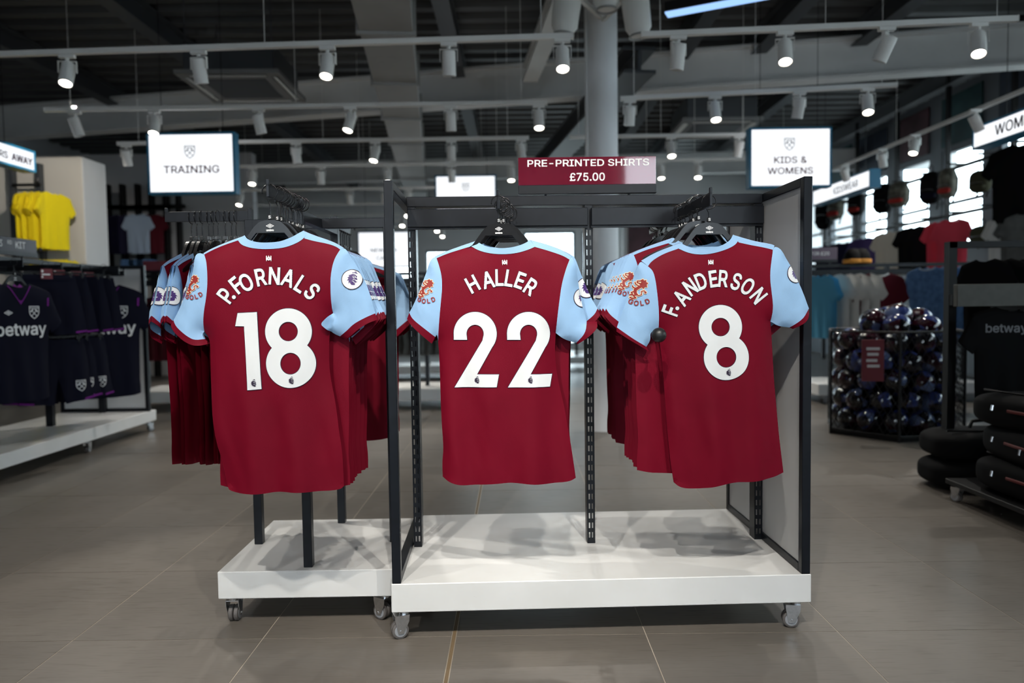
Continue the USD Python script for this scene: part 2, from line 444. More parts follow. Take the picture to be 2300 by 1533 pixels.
def badge_lion(s, q, x, z, k, root, rot=0.0):
    g = put(rampant_lion(), x, z, k, rot)
    b = s.on_arm(q, 'sponsor_badge', g.buffer(k * .035), 'gold_print', root, .0020, .005)
    if b is None: return
    s.on_arm(q, 'badge_lion', g, 'red_print', b, .0028, .005)
    R = k * 1.0
    letters, out = '&GOLD', []
    for i, ch in enumerate(letters):
        a = -math.pi / 2 + (i - 1.35) * .29
        out.append(put(text2d(ch, k * .24, False), x + R * math.cos(a) * .95, z + k * .32 + R * math.sin(a), 1, a + math.pi / 2))
    tx = affinity.rotate(unary_union(out), rot, origin=(x, z), use_radians=True)
    s.on_arm(q, 'badge_lettering', tx.buffer(.0006), 'red_print', b, .0024, .005)

# ------------------------------------------------------------------ the three shirts in front, as surveyed
SH18 = dict(
    collar_in=[(541.6, 526), (552, 536.7), (576, 543.7), (602.5, 544.5), (628.6, 542), (654.7, 530.6), (668.7, 520), (675.6, 515)],
    collar_out=[(528, 537.5), (540, 550), (567.7, 557.6), (602.5, 559.5), (637, 556), (663.5, 545.5), (677, 536), (682, 527)],
    top_l=[(540, 527), (493, 544.5), (461.5, 558.5), (447.5, 567)], low_l=[(528, 538), (498, 548), (472, 559), (451, 570)],
    top_r=[(675.6, 516), (700, 526), (732.6, 537), (752, 545), (768, 555)], low_r=[(680, 534), (700, 539.6), (734, 546), (752, 552.6), (760.6, 559)],
    seam_l=[(451, 570), (459.7, 584.6), (464, 609), (465, 635), (462.5, 666), (455, 702.6), (449, 744)],
    side_l=[(449, 744), (462, 762), (463, 800), (464.6, 873), (471, 975), (491.7, 1050), (500, 1095)],
    hem=[(500, 1095), (510, 1109), (576, 1110.6), (627, 1104.5), (678, 1104.5), (729, 1105), (760, 1102.5), (768, 1096)],
    seam_r=[(760.6, 559), (748.3, 584), (742.4, 616), (741.6, 658.7), (742, 690), (742.4, 703)],
    side_r=[(742.4, 703), (736, 738), (733, 771), (734, 839), (749, 907), (758, 975), (764.7, 1013), (768, 1096)],
    out_l=[(451, 570), (440, 566), (433, 571), (429.7, 582), (427, 600), (417, 646), (400, 677), (388, 701), (377.6, 719)],
    cuff_l=[(377.6, 719), (395, 738), (417, 754), (432, 764), (451, 762)], in_l=[(451, 762), (446, 752), (449, 744)],
    end_l=[(372, 730), (391, 752), (424, 775), (445, 777), (462, 772)],
    out_r=[(760.6, 559), (768, 555), (774, 560), (780, 568), (791, 586), (808.5, 615), (826, 654), (839, 703.7)],
    cuff_r=[(839, 703.7), (818.7, 713), (791.6, 728), (776, 743.5), (758.5, 756)], in_r=[(758.5, 756), (744, 750), (728, 736), (720.4, 727.4), (729, 717), (742.4, 703)],
    end_r=[(845, 718), (825.5, 725), (802, 740), (785, 755), (772, 763)])
SH22 = dict(
    collar_in=[(1068.8, 538.4), (1078.4, 546), (1095.8, 554), (1123.7, 557.6), (1151.6, 555), (1174, 548), (1191.6, 537.6)],
    collar_out=[(1057.5, 551.5), (1073, 561), (1095.8, 568), (1123.7, 571), (1156.8, 569), (1184.6, 561), (1202, 553)],
    top_l=[(1068, 538.6), (1029.7, 551.5), (994.8, 564.6), (974, 575)], low_l=[(1057.5, 551.5), (1029.7, 559.8), (1003.5, 568), (979, 578.5)],
    top_r=[(1192, 537), (1231.7, 548), (1264.7, 560), (1285, 574)], low_r=[(1202, 553.4), (1238.6, 564), (1266.5, 573.6), (1280.4, 582)],
    seam_l=[(979, 578.5), (986, 596.8), (992, 620), (993, 645), (991.5, 665), (987, 710), (982, 766)],
    side_l=[(982, 766), (985, 800), (987, 850), (990, 941), (995, 1008), (992, 1040), (993, 1074)],
    hem=[(993, 1074), (1011, 1084), (1038, 1090), (1072, 1089.3), (1126, 1084), (1167, 1084), (1235, 1087), (1279, 1082.5), (1294, 1075.7)],
    seam_r=[(1280.4, 582), (1272, 601.7), (1262, 635.7), (1257, 669.6), (1252, 712), (1249, 748)],
    side_r=[(1249, 748), (1247, 790), (1252, 845), (1268, 910), (1279, 975), (1288, 1033), (1294, 1075.7)],
    out_l=[(979, 578.5), (974, 575), (967, 580), (961, 592), (950, 625.5), (929.5, 676), (916, 702)],
    cuff_l=[(916, 702), (924, 716), (950, 736), (976, 757)], in_l=[(976, 757), (980, 750), (982, 766)],
    end_l=[(911, 716), (920, 729), (948, 755), (968, 772)],
    out_r=[(1280.4, 582), (1285, 575), (1290, 584), (1299, 618), (1306, 665), (1320, 722)],
    cuff_r=[(1320, 722), (1316, 748), (1296, 770.6)], in_r=[(1296, 770.6), (1268.7, 763), (1249, 748)],
    end_r=[(1343, 722), (1344, 737), (1322, 758), (1299, 774)])
SH8 = dict(
    collar_in=[(1532.3, 543.7), (1544.5, 552.4), (1565.4, 558.5), (1593, 558.5), (1621, 551.5), (1642, 539.3), (1652.5, 524.5)],
    collar_out=[(1524, 556), (1544.5, 567), (1569, 571.8), (1596.7, 570.2), (1628, 561.4), (1649, 552), (1660, 543), (1666, 531)],
    top_l=[(1532, 543.7), (1515, 550), (1475, 565.4), (1443.5, 584)], low_l=[(1525, 557.6), (1492, 569), (1466, 585), (1457, 597)],
    top_r=[(1654, 525), (1701, 539.3), (1739.5, 545.4), (1748, 549)], low_r=[(1663, 543), (1692.5, 549.5), (1718.6, 554), (1741, 559.5)],
    seam_l=[(1457, 597), (1468, 608), (1473, 630), (1476, 655), (1480, 690), (1482, 730), (1482, 745)],
    side_l=[(1482, 745), (1488, 780), (1494, 840), (1499, 920), (1506, 1000), (1511, 1050), (1517, 1086)],
    hem=[(1517, 1086), (1527, 1095), (1548, 1100.5), (1588, 1096), (1638.7, 1084), (1689.6, 1081), (1740, 1075.7), (1769, 1066)],
    seam_r=[(1741, 559.5), (1733.6, 588), (1730, 622), (1733.6, 652.6), (1739, 690), (1738, 722)],
    side_r=[(1738, 722), (1741, 760), (1746, 840), (1753, 920), (1761, 1000), (1769, 1066)],
    out_l=[(1457, 597), (1443.5, 584.6), (1437, 593), (1428, 615), (1420, 645), (1405, 690), (1389, 735.6)],
    cuff_l=[(1389, 735.6), (1407.7, 750), (1429.6, 764.8), (1455, 779.4)], in_l=[(1455, 779.4), (1464, 764.8), (1463, 744), (1482, 745)],
    end_l=[(1387.6, 744.7), (1411.4, 761), (1438.8, 777), (1462, 791)],
    out_r=[(1741, 559.5), (1749, 550), (1764, 563), (1781, 592), (1804, 640), (1825, 692)],
    cuff_r=[(1825, 692), (1805, 717), (1781, 735.7)], in_r=[(1781, 735.7), (1756, 733), (1738, 722)],
    end_r=[(1825, 702), (1816, 722), (1789, 739)])

def digit8(ca, ra, cb, rb, ha, hb):
    g = unary_union([Point(0, 0).buffer(1, 64)])
    e = lambda c, r: affinity.translate(affinity.scale(g, *r), *c)
    return unary_union([e(ca, ra), e(cb, rb)]).difference(unary_union([e(ca, ha), e(cb, hb)]))

def digit2(ox, oy, k):
    """The 2 of the surveyed shirt, in its pixels; (ox, oy) the bowl's centre."""
    a = np.radians(np.linspace(196, -38, 40))
    outer = [(ox + 143 * k * math.cos(t), oy - 145 * k * math.sin(t)) for t in a]
    inner = [(ox + 57 * k * math.cos(t), oy - 60 * k * math.sin(t)) for t in np.radians(np.linspace(-20, 190, 30))]
    P = lambda x, y: (ox + x * k, oy + y * k)
    pts = [P(-142, 40)] + outer[2:] + [P(13, 268), P(158, 268), P(143, 352), P(-137, 355)] + [P(48, 45)] + inner + [P(-53, 40)]
    return pts

shirt_defs = {}
def display(key, S, ys, org, seed, chars, centres, caph, number, heads, crest, label, lionb, leagueb, wsc=.79):
    s = Shirt(survey(ys, org, S), seed=seed)
    root = thing('football_shirt', label, 'shirt', (org[0], ys + .028, org[2]), 0, None)
    s.build(root)
    cs = px_list(ys, org, centres)
    mm = ys / FPX
    name = arc_text(chars, cs, caph * mm, wsc)
    e = s.on_back('name_lettering', name.buffer(.0011).difference(name.buffer(-.0012)), 'print_edge', root, .0016)
    s.on_back('letter_face', name, 'print', e, .0026)
    num = unary_union([solid_poly(px_list(ys, org, g.exterior.coords)).difference(unary_union([Polygon(px_list(ys, org, i.coords)) for i in g.interiors])) if g.interiors else solid_poly(px_list(ys, org, g.exterior.coords)) for g in number])
    e = s.on_back('number_print', num.buffer(.0015).difference(num.buffer(-.0015)), 'print_edge', root, .0016)
    s.on_back('number_face', num, 'print', e, .0026)
    for hx, hy in heads:
        c = px_list(ys, org, [(hx, hy)])[0]
        s.on_back('lion_mark', put(lion_head(), *c, s=.020), 'print_edge', e, .0034, .004)
    c = px_list(ys, org, [crest])[0]
    s.on_back('castle_mark', put(castle(), *c, s=.0185), 'print', root, .0022, .005)
    if lionb:
        c = px_list(ys, org, [lionb[:2]])[0]; badge_lion(s, 'l', *c, lionb[2] * mm, root, lionb[3])
    if leagueb:
        c = px_list(ys, org, [leagueb[:2]])[0]; badge_round(s, 'r', *c, leagueb[2] * mm, root, leagueb[3])
    return s, root

O18, O22, O8 = at(602, 543, 2.05), at(1128, 548, 2.18), at(1596, 546, 2.18)
one18 = Polygon([((362 / 6.664 + 480), 285 / 6.664 + 660)] + [(a / 6.664 + 480, b / 6.664 + 660) for a, b in ((650, 270), (664, 560), (718, 1420), (510, 1438), (482, 900), (457, 482), (325, 480))])
Z = lambda v, o: v / 6.664 + o
d18 = digit8((Z(1118, 480), Z(560, 660)), (345 / 6.664, 345 / 6.664), (Z(1152, 480), Z(1040, 660)), (365 / 6.664, 362 / 6.664), (142 / 6.664, 145 / 6.664), (152 / 6.664, 162 / 6.664))
s18, shirt18 = display('18', SH18, 2.05, O18, 3, 'P.FORNALS', [(507.6, 663), (526, 667), (531.7, 640), (552.9, 634), (585.6, 622), (616.5, 619.5), (648, 624), (676.5, 638), (701, 654)], 36.5,
                       [one18, d18], [(571.5, 861), (656, 855)], (603.5, 580), 'claret football shirt with white number 18, at the front of the left rack', (426, 640, 40, -.2), (789, 627, 23, -.25))
two = [Polygon([(x / 2.949 + 760, y / 2.949 + 500) for x, y in digit2(906, 735, 1.0)]), Polygon([(x / 2.949 + 760, y / 2.949 + 500) for x, y in digit2(1260, 735, 1.0)])]
z5 = lambda x, y: (x / 5.7425 + 960, y / 5.7425 + 400)
s22, shirt22 = display('22', SH22, 2.18, O22, 8, 'HALLER', [z5(583, 1365), z5(782, 1310), z5(930, 1282), z5(1058, 1290), z5(1196, 1318), z5(1332, 1400)], 35.0,
                       two, [(1072, 854), (1192, 854)], (1133.5, 589), 'claret football shirt with white number 22, in the middle of the wide rack', (953, 648, 40, -.35), (1311, 668, 22, -.2))
d8 = digit8((287 / 2.949 + 1520, 690 / 2.949 + 500), (143 / 2.949, 146 / 2.949), (326 / 2.949 + 1520, 890 / 2.949 + 500), (150 / 2.949, 151 / 2.949), (60 / 2.949, 61 / 2.949), (66 / 2.949, 68 / 2.949))
s8, shirt8 = display('8', SH8, 2.18, O8, 12, 'F.ANDERSON', [(1506, 697), (1521, 692), (1530, 668), (1550, 644), (1573.6, 631), (1601, 626), (1623.5, 625.5), (1653, 632), (1679, 643), (1704, 664)], 35.5,
                     [d8], [(1637, 837)], (1596, 589), 'claret football shirt with white number 8, beside the grey end panel', (1433, 650, 44, -.35), (1791, 614, 21, -.3), .73)

# ------------------------------------------------------------------ the plainer shirts hung behind them: one of each kind, then copies
def stock_spec():
    c = {k: px_list(2.18, O22, SH22[k]) for k in SH22}
    L = {k: [V(p) for p in v] for k, v in c.items()}
    for k in ('top', 'low', 'seam', 'side', 'out', 'cuff', 'in', 'end'):
        L[k + '_r'] = [V([-p[0], p[1]]) for p in L[k + '_l']]
    z0 = L['side_l'][-1][1]
    L['hem'] = [L['side_l'][-1], V([-.12, z0 - .012]), V([.12, z0 - .012]), L['side_r'][-1]]
    w = L['collar_in'][0]
    L['collar_in'] = [w, V([-.05, -.004]), V([0, -.014]), V([.05, -.004]), V([-w[0], w[1]])]
    w = L['collar_out'][0]
    L['collar_out'] = [w, V([-.055, -.022]), V([0, -.032]), V([.055, -.022]), V([-w[0], w[1]])]
    return L
ss = Shirt(stock_spec(), Tm=.008, Tf=.008, B=.012, seed=21, amp=.004, h=.018)
so = Shirt(stock_spec(), Tm=.009, Tf=.009, B=.023, seed=25, amp=.004, h=.018)
def hanger(stem, label, group, name='clothes_hanger', size='S'):
    """A black plastic hanger; z = 0 at the neck of its shirt, the wire loop on top."""
    t = thing(name, label, 'hanger', (0, 0, 0), 0, group)
    half = [(0, .064), (.022, .062), (.034, .057), (.048, .043), (.062, .024), (.085, -.006), (.13, -.026), (.165, -.042), (.175, -.050), (.170, -.058), (.13, -.046), (.085, -.026), (.066, -.006), (.052, .014), (.040, .028), (0, .028)]
    pts = chaikin(half[:12], 1) + half[12:]
    full = pts + [V([-p[0], p[1]]) for p in pts[::-1]]
    g = solid_poly(full)
    plate = flat(g, .011, 'y'); plate.apply_translation([0, .0055, 0])
    obj('hanger_body', plate, M['hanger'], t)
    a = np.linspace(-2.2, math.pi + .5, 22)
    r = .0215; cz = stem - r
    loop = [(0, 0, .062), (0, 0, cz - r - .012), (-.004, 0, cz - r - .004)] + [(r * math.cos(b), 0, cz + r * math.sin(b)) for b in np.linspace(-1.9, math.pi + .2, 26)]
    obj('wire_hook', tube(loop, .0016, 6), M['wire'], t, True)
    tg = obj('size_tag', bx(-.0055, .0055, -.006, .006, .066, .079, .001), M['tag'], t)
    lt = flat(text2d(size, .008), .0004, 'y'); lt.apply_translation([0, -.0061, .0725])
    obj('size_letter', lt, M['white'], tg)
    lg = put(twin_diamond(), 0, .0475, .0235)
    tx = put(text2d('umbro', .0052), 0, .0356)
    lm = flat(unary_union([lg, tx.buffer(.0003)]), .0004, 'y'); lm.apply_translation([0, -.0056, 0])
    obj('hanger_mark', lm, M['white'], t)
    return t

def stock(label, group, ss=ss):
    t = thing('football_shirt', label, 'shirt', (0, 0, 0), 0, group)
    ss.build(t, hem=False)
    badge_lion(ss, 'l', -.226, -.118, .054, t, -.35)
    badge_round(ss, 'r', .252, -.135, .032, t, -.3, True)
    return t

ARM_A, ARM_B = 1.381, 1.356
SA, SB = ARM_A + .002 - O18[2], ARM_B + .002 - (O22[2] + O8[2]) / 2

first = {}
def hung(kind, x, y, z, rz, slabel, sgroup, hlabel, hgroup, stem, size='S', ry=0.0, shirt=True, kind_shirt=ss):
    """A shirt of the stock and the hanger it hangs on."""
    if shirt:
        sk = 's' if kind_shirt is ss else 'so'
        if sk not in first:
            first[sk] = stock(slabel, sgroup, kind_shirt)
            UsdGeom.Xformable(first[sk]).ClearXformOpOrder(); UsdGeom.Xformable(first[sk]).AddTransformOp().Set(trs((x, y, z), rz, ry))
        else:
            dup(first[sk], (x, y, z), rz, slabel, sgroup, ry)
    k = ('h', round(stem, 3), size)
    if k not in first:
        first[k] = hanger(stem, hlabel, hgroup, size=size)
        UsdGeom.Xformable(first[k]).ClearXformOpOrder(); UsdGeom.Xformable(first[k]).AddTransformOp().Set(trs((x, y, z), rz, ry))
    else:
        dup(first[k], (x, y, z), rz, hlabel, hgroup, ry)

# hangers of the three shirts in front
hung('d', O18[0] - .002, 2.082, O18[2], .0, '', '', 'glossy black hanger carrying the number 18 shirt', None, SA, shirt=False)
hung('d', O22[0] - .010, 2.206, O22[2], .02, '', '', 'black hanger carrying the number 22 shirt', None, SB, shirt=False)
hung('d', O8[0] + .002, 2.206, O8[2], .03, '', '', 'black hanger with greyish sheen carrying the number 8 shirt', None, SB, shirt=False)

XA, XB1, XB2 = O18[0] + .012, O22[0] - .006, O8[0] - .006
for i in range(11):
    hung('s', XA + rng.uniform(-.006, .006), 2.112 + .0225 * i, O18[2], rng.uniform(-.05, .05), 'claret shirt with pale blue sleeves stacked behind the number eighteen shirt', 'shirts behind the number eighteen shirt',
         'black hanger in the row behind the number eighteen shirt', 'hangers behind the number eighteen shirt', SA, 'S' if i < 5 else 'M')
for i in range(9):
    hung('s', XB1 + .002 + .0035 * i + rng.uniform(-.004, .010), 2.246 + .031 * i, O22[2] + .004, rng.uniform(-.03, .06), 'claret shirt with pale blue sleeves stacked behind the number twenty-two shirt', 'shirts behind the number twenty-two shirt',
         'black hanger in the row behind the number twenty-two shirt', 'hangers behind the number twenty-two shirt', SB - .004, 'S')
for i in range(10):
    hung('s', XB2 - .012 + rng.uniform(-.008, .006), 2.246 + .028 * i, O22[2] + .004, rng.uniform(-.02, .06), 'claret shirt with pale blue sleeves stacked behind the number eight shirt', 'shirts behind the number eight shirt',
         'black hanger in the row behind the number eight shirt', 'hangers behind the number eight shirt', SB - .004, 'S' if i < 4 else 'M')
# left arm of the left rack: seen along their edges, sleeves towards the camera
ORD = ['outermost', 'second', 'third', 'fourth', 'fifth', 'sixth', 'seventh', 'eighth', 'ninth', 'tenth', 'eleventh']
for i in range(9):
    hung('s', -1.150 + .0205 * i, 2.615 + rng.uniform(-.012, .012), O18[2] - .004, math.pi / 2 + math.pi + rng.uniform(-.13, .13),
         'edge-on claret shirt with blue sleeves, %s from the tip of the left rack\'s left arm' % ORD[i], 'shirts on the left arm of the left rack',
         'black hanger, %s from the tip of the left rack\'s left arm' % ORD[i], 'hangers on the left arm of the left rack', SA + .004, 'S' if i < 5 else 'M', kind_shirt=so)
# arms on the far side of both racks: the fronts of these face the camera
for i in range(6):
    hung('s', -.685 + rng.uniform(-.006, .006), 2.935 + .034 * i, O18[2] - .012, math.pi + rng.uniform(-.05, .05), 'claret shirt hanging from the far arm of the left rack', 'shirts on the far arm of the left rack',
         'black hanger on the far arm of the left rack', 'hangers on the far arm of the left rack', SA + .012, 'M')
for i in range(8):
    hung('s', .565 + rng.uniform(-.006, .006), 2.70 + .034 * i, O22[2] + .004, math.pi + rng.uniform(-.06, .04), 'claret shirt hanging from the far side of the wide rack', 'shirts on the far side of the wide rack',
         'black hanger on the far side of the wide rack', 'hangers on the far side of the wide rack', SB - .004, 'M')

bl = at(1480, 752, 2.10)
tg = thing('security_ball', 'small matte black ball clipped to the sleeve of the number 8 shirt', 'security tag', bl)
s = trimesh.creation.icosphere(3, .0215); obj('ball', s, plain('matte_black_ball', (.014, .014, .015), .42), tg, True)
obj('pin', cyl((0, .018, 0), (0, .055, .002), .004, 10), M['wire'], tg)

# ------------------------------------------------------------------ racks
def caster(root, x, y, ang, top=.09, R=.026):
    """A twin-wheel swivel caster under a platform; ang: the way it trails."""
    P = lambda m: move(m, (x, y, 0), ang)
    c = obj('caster', cat(P(cyl((0, 0, top), (0, 0, top - .006), .021, 20)), P(cyl((0, 0, top - .006), (0, 0, top - .014), .016, 20))), M['chrome'], root)
    obj('fork', cat(P(bx(-.012, .034, -.020, .020, top - .018, top - .014, .001)), *[P(flat_side(s)) for s in (-1, 1)], P(cyl((.016, -.024, R), (.016, .024, R), .004, 10))), M['chrome'], c)
    for s in (-1, 1):
        prof = [(.006, -.0075), (R - .007, -.0075), (R - .003, -.0075), (R, -.005), (R, .005), (R - .003, .0075), (.006, .0075)]
        w = lathe(prof, 28); w.apply_transform(trimesh.transformations.rotation_matrix(math.pi / 2, [1, 0, 0])); w.apply_translation([.016, s * .0088, R])
        obj('wheel', P(w), M['rubber'], c, 40)
        h = lathe([(.004, -.001), (R - .008, -.001), (R - .006, .0012), (.004, .0012)], 24); h.apply_transform(trimesh.transformations.rotation_matrix(math.pi / 2, [1, 0, 0])); h.apply_translation([.016, s * .0168, R])
        obj('hub', P(h), M['grey_plastic'], c, 40)

def flat_side(s):
    g = Polygon([(-.012, .076), (.034, .076), (.034, .064), (.024, .018), (.008, .018), (-.010, .055)])
    m = flat(g, .0022, 'y'); m.apply_translation([0, s * .0205 + .0011, 0]); return m

def platform(root, x0, x1, y0, y1, z0=.09, z1=.18, angs=(2.6, .5, 2.8, .4)):
    obj('platform', bx(x0, x1, y0, y1, z0, z1, .0025), M['deck'], root)
    for (cx, cy), a in zip(((x0 + .035, y0 + .035), (x1 - .035, y0 + .035), (x0 + .035, y1 - .035), (x1 - .035, y1 - .035)), angs):
        caster(root, cx, cy, a)

def slotted(root, x, y, z0, z1, w=.028, d=.026, zs=.20, ze=1.29, flip=1):
    """A slotted upright: a channel whose front plate has pairs of slots."""
    fr = m3.Manifold.cube([w, .002, z1 - z0]).translate([x - w / 2, y, z0])
    cut = []
    z = zs
    while z < ze:
        for k in (-.0060, 0.0055):
            cut.append(m3.Manifold.cube([.0052, .02, .020]).translate([x + k - .0026, y - .01, z]))
        z += .0346
    fr = fr - m3.Manifold.batch_boolean(cut, m3.OpType.Add)
    mm = fr.to_mesh(); f = trimesh.Trimesh(mm.vert_properties[:, :3], mm.tri_verts, process=False)
    return obj('slotted_upright', cat(f, bx(x - w / 2, x - w / 2 + .002, y, y + d, z0, z1), bx(x + w / 2 - .002, x + w / 2, y, y + d, z0, z1)), M['steel'], root)

def faceout(root, a, b, h=.040, w=.0075, top=1.356, name='faceout_arm'):
    """A flat arm from a out to its tip b, with an upstand at the tip and a bracket at its root."""
    a, b = V([*a, 0.0]), V([*b, 0.0]); d = (b - a) / np.linalg.norm(b - a)
    z = top - h / 2
    m = [beam(a + [0, 0, z], b + [0, 0, z], w, h, c=.001), beam(b - d * .010 + [0, 0, top + .004], b + [0, 0, top + .004], w, .020, c=.001), beam(a + [0, 0, z], a + d * .012 + [0, 0, z], .026, h + .014, c=.001)]
    return obj(name, cat(*m), M['steel'], root)

# wide rack: origin at the middle of its platform, on the floor
RB = thing('wide_shirt_rack', 'wide black-framed rack on a white wheeled platform in the centre', 'clothes rack', (.2535, 2.593, 0), .030)
platform(RB, -.655, .655, -.37, .37, angs=(3.5, 2.95, .4, .5))
def end_frame(root, x, y0, y1, z0=.18, z1=1.412, w=.027):
    return obj('end_frame', cat(bx(x - w / 2, x + w / 2, y0, y0 + w, z0, z1, .0015), bx(x - w / 2, x + w / 2, y1 - w, y1, z0, z1, .0015),
                                bx(x - w / 2, x + w / 2, y0 + w, y1 - w, z1 - w, z1, .0015), bx(x - w / 2, x + w / 2, y0 + w, y1 - w, z0, z0 + w, .0015)), M['steel'], root)
end_frame(RB, -.6375, -.368, .368)
end_frame(RB, .6385, -.368, .368)
obj('end_panel', bx(.630, .647, -.341, .341, .207, 1.385, .001), M['board'], RB)
obj('outer_panel', bx(.6525, .662, -.345, .345, .235, 1.385, .002), M['steel'], RB)
for x in (-.606, .0115, .614):
    slotted(RB, x, -.026, .18, 1.377, d=.052)
obj('top_rail', bx(-.622, .624, -.030, .030, 1.378, 1.412, .0015), M['steel'], RB)
for x0, x1 in ((-.617, .006), (.018, .622)):
    obj('cross_bar', cat(bx(x0, x1, -.052, -.030, 1.305, 1.367, .002), bx(x0, x1, -.044, -.030, 1.298, 1.305)), M['steel'], RB)
c3, s3 = math.cos(.03), math.sin(.03)
def toB(x, y):
    dx, dy = x - .2535, y - 2.593
    return dx * c3 + dy * s3, -dx * s3 + dy * c3
faceout(RB, toB(O22[0] - .006, 2.545), toB(O22[0] - .010, 2.160), top=ARM_B)
faceout(RB, toB(O8[0] - .012, 2.560), toB(O8[0] - .004, 2.160), top=ARM_B)
faceout(RB, toB(.565, 2.62), toB(.565, 3.02), top=ARM_B)
UsdGeom.Xformable(RB)

# sign on the top rail
SG = thing('price_sign', 'glossy claret acrylic sign with white lettering on top of the wide rack', 'sign', (.2645, 2.592, 0), .010)
obj('sign_base', bx(-.243, .243, -.012, .012, 1.420, 1.452, .0015), M['steel'], SG)
for x in (-.147, .147):
    obj('sign_foot', cyl((x, 0, 1.412), (x, 0, 1.421), .004, 10), M['steel'], SG)
acr = mat('claret_acrylic', {'p': ('principled_bsdf', {'base_color': (.19, .012, .035), 'roughness': .06, 'coat_weight': 1.0, 'coat_roughness': .02, 'specular_ior_level': .8}), 't': ('transparent_bsdf', {'color': (.75, .35, .40)}), 'm': ('mix_closure', {'fac': .34})}, [('p.BSDF', 'm.closure1'), ('t.BSDF', 'm.closure2')], 'm.closure')
pl = obj('sign_plate', bx(-.242, .242, -.004, .004, 1.452, 1.549, .001), acr, SG)
for tx, z, hh, x in (('PRE-PRINTED SHIRTS', 1.5285, .0225, .004), ('£75.00', 1.4795, .0265, .0)):
    g = text2d(tx, hh)
    w = g.bounds[2] - g.bounds[0]
    if len(tx) > 8: g = affinity.scale(g, .428 / w, 1, origin=(0, 0))
    lt = flat(g, .0008, 'y'); lt.apply_translation([x, -.0041, z])
    obj('sign_lettering', lt, M['white'], pl)

# left rack: four arms
RA = thing('four_way_rack', 'black four-way rack on a small white wheeled platform at the left', 'clothes rack', (-.692, 2.617, 0), .012)
platform(RA, -.287, .287, -.287, .287, angs=(1.62, 2.6, .4, .5))
q = .0145
for x, y in ((0, -.245), (-.245, 0), (0, .245), (.245, 0)):
    obj('post', bx(x - q, x + q, y - q, y + q, .18, 1.349, .0015), M['steel'], RA)
obj('cross_beam', bx(-.26, .26, -.014, .014, 1.315, 1.349, .0015), M['steel'], RA)
obj('cross_beam', cat(bx(-.014, .014, -.26, -.014, 1.315, 1.349, .0015), bx(-.014, .014, .014, .26, 1.315, 1.349, .0015)), M['steel'], RA)
for k, (a, b) in enumerate((((0, -.235), (0, -.560)), ((-.235, 0), (-.545, 0)), ((0, .235), (0, .520)))):
    faceout(RA, a, b, h=.036, top=ARM_A)
# ------------------------------------------------------------------ floor
def tile_mat(name, base):
    n = {'tc': ('texture_coordinate', {}), 'g': ('geometry', {}), 'a': ('noise_texture', {'scale': 2.2, 'detail': 6.0, 'roughness': 0.65}), 'r': ('rgb_ramp', {'ramp': [(0.3, tuple(c * .86 for c in base)), (0.7, tuple(c * 1.1 for c in base))]}),
         'm': ('mapping', {'scale': (3, 26, 1)}), 's': ('noise_texture', {'scale': 3.0, 'detail': 5.0}), 'rr': ('map_range', {'from_min': .3, 'from_max': .7, 'to_min': .30, 'to_max': .44}),
         'u': ('bump', {'strength': .05, 'distance': .001}), 'p': ('principled_bsdf', {'specular_ior_level': .5})}
    return mat(name, n, [('g.position', 'a.vector'), ('a.fac', 'r.fac'), ('r.color', 'p.base_color'), ('g.position', 'm.vector'), ('m.vector', 's.vector'), ('s.fac', 'rr.value'), ('rr.result', 'p.roughness'), ('s.fac', 'u.height'), ('u.normal', 'p.normal')], 'p.BSDF')
TM = [tile_mat('porcelain_tile_%s' % k, c) for k, c in (('a', (.138, .122, .105)), ('b', (.131, .116, .100)), ('c', (.145, .128, .110)))]
M['grout'] = plain('pale_grout', (.46, .40, .33), .8)
FX, FY, TS, GAP = -.2012, 2.2354, .6, .0016
fl = struct('floor', bx(-8.2, 8.2, -4.2, 18.2, -.15, -.0012), M['grout'])
cells = []
for i in range(-13, 14):
    for j in range(-10, 27):
        x0, y0 = FX + i * TS, FY + j * TS
        if x0 < -8.1 or x0 + TS > 8.2 or y0 < -4.2 or y0 + TS > 18.2: continue
        seen = y0 + TS > .9 and abs(x0 + TS / 2) < .72 * (y0 + TS) + .3
        cells.append((0 if seen else 1, y0 + .5 * abs(x0), i, j, x0, y0))
cells.sort()
rest = []
for n, (_, _, i, j, x0, y0) in enumerate(cells):
    a = GAP + (.0065 if i == 0 else 0); b = GAP + (.0065 if i == -1 else 0)
    m = bx(x0 + a, x0 + TS - b, y0 + GAP, y0 + TS - GAP, -.011, 0)
    if n < 260: obj('tile', m, TM[rng.randrange(3)], fl)
    else: rest.append(m)
tag(obj('tiles', cat(rest), TM[0], fl), kind='stuff')
obj('joint_strip', bx(FX - .0050, FX + .0050, -4, 18, -.012, -.0006), plain('brown_joint_filler', (.155, .105, .055), .7), fl)
for s in (-1, 1):
    obj('joint_edge', bx(FX + s * .0062 - .0011, FX + s * .0062 + .0011, -4, 18, -.012, .0002), plain('brass_edge_%d' % (s + 1), (.50, .44, .36), .4, metal=.6), fl)

# ------------------------------------------------------------------ walls, ceiling
M['wall_grey'] = plain('grey_wall_paint', (.48, .48, .49), .7)
M['wall_cream'] = plain('cream_wall_paint', (.66, .62, .55), .7)
M['wall_white'] = plain('white_wall_paint', (.70, .70, .70), .6)
M['dark_metal'] = plain('dark_painted_steel', (.050, .055, .062), .5)
M['deckmetal'] = plain('dark_roof_deck', (.075, .076, .077), .5, metal=.1, var=.15, vscale=2)
M['grey_steel'] = plain('light_grey_steel', (.74, .74, .73), .5, var=.06, vscale=2)
M['duct'] = plain('grey_duct_steel', (.34, .34, .33), .5, metal=.1, var=.10, vscale=3)
M['mullion'] = plain('grey_window_frame', (.17, .19, .215), .5)
M['black'] = plain('black_rail_paint', (.005, .005, .0055), .5, spec=.3)

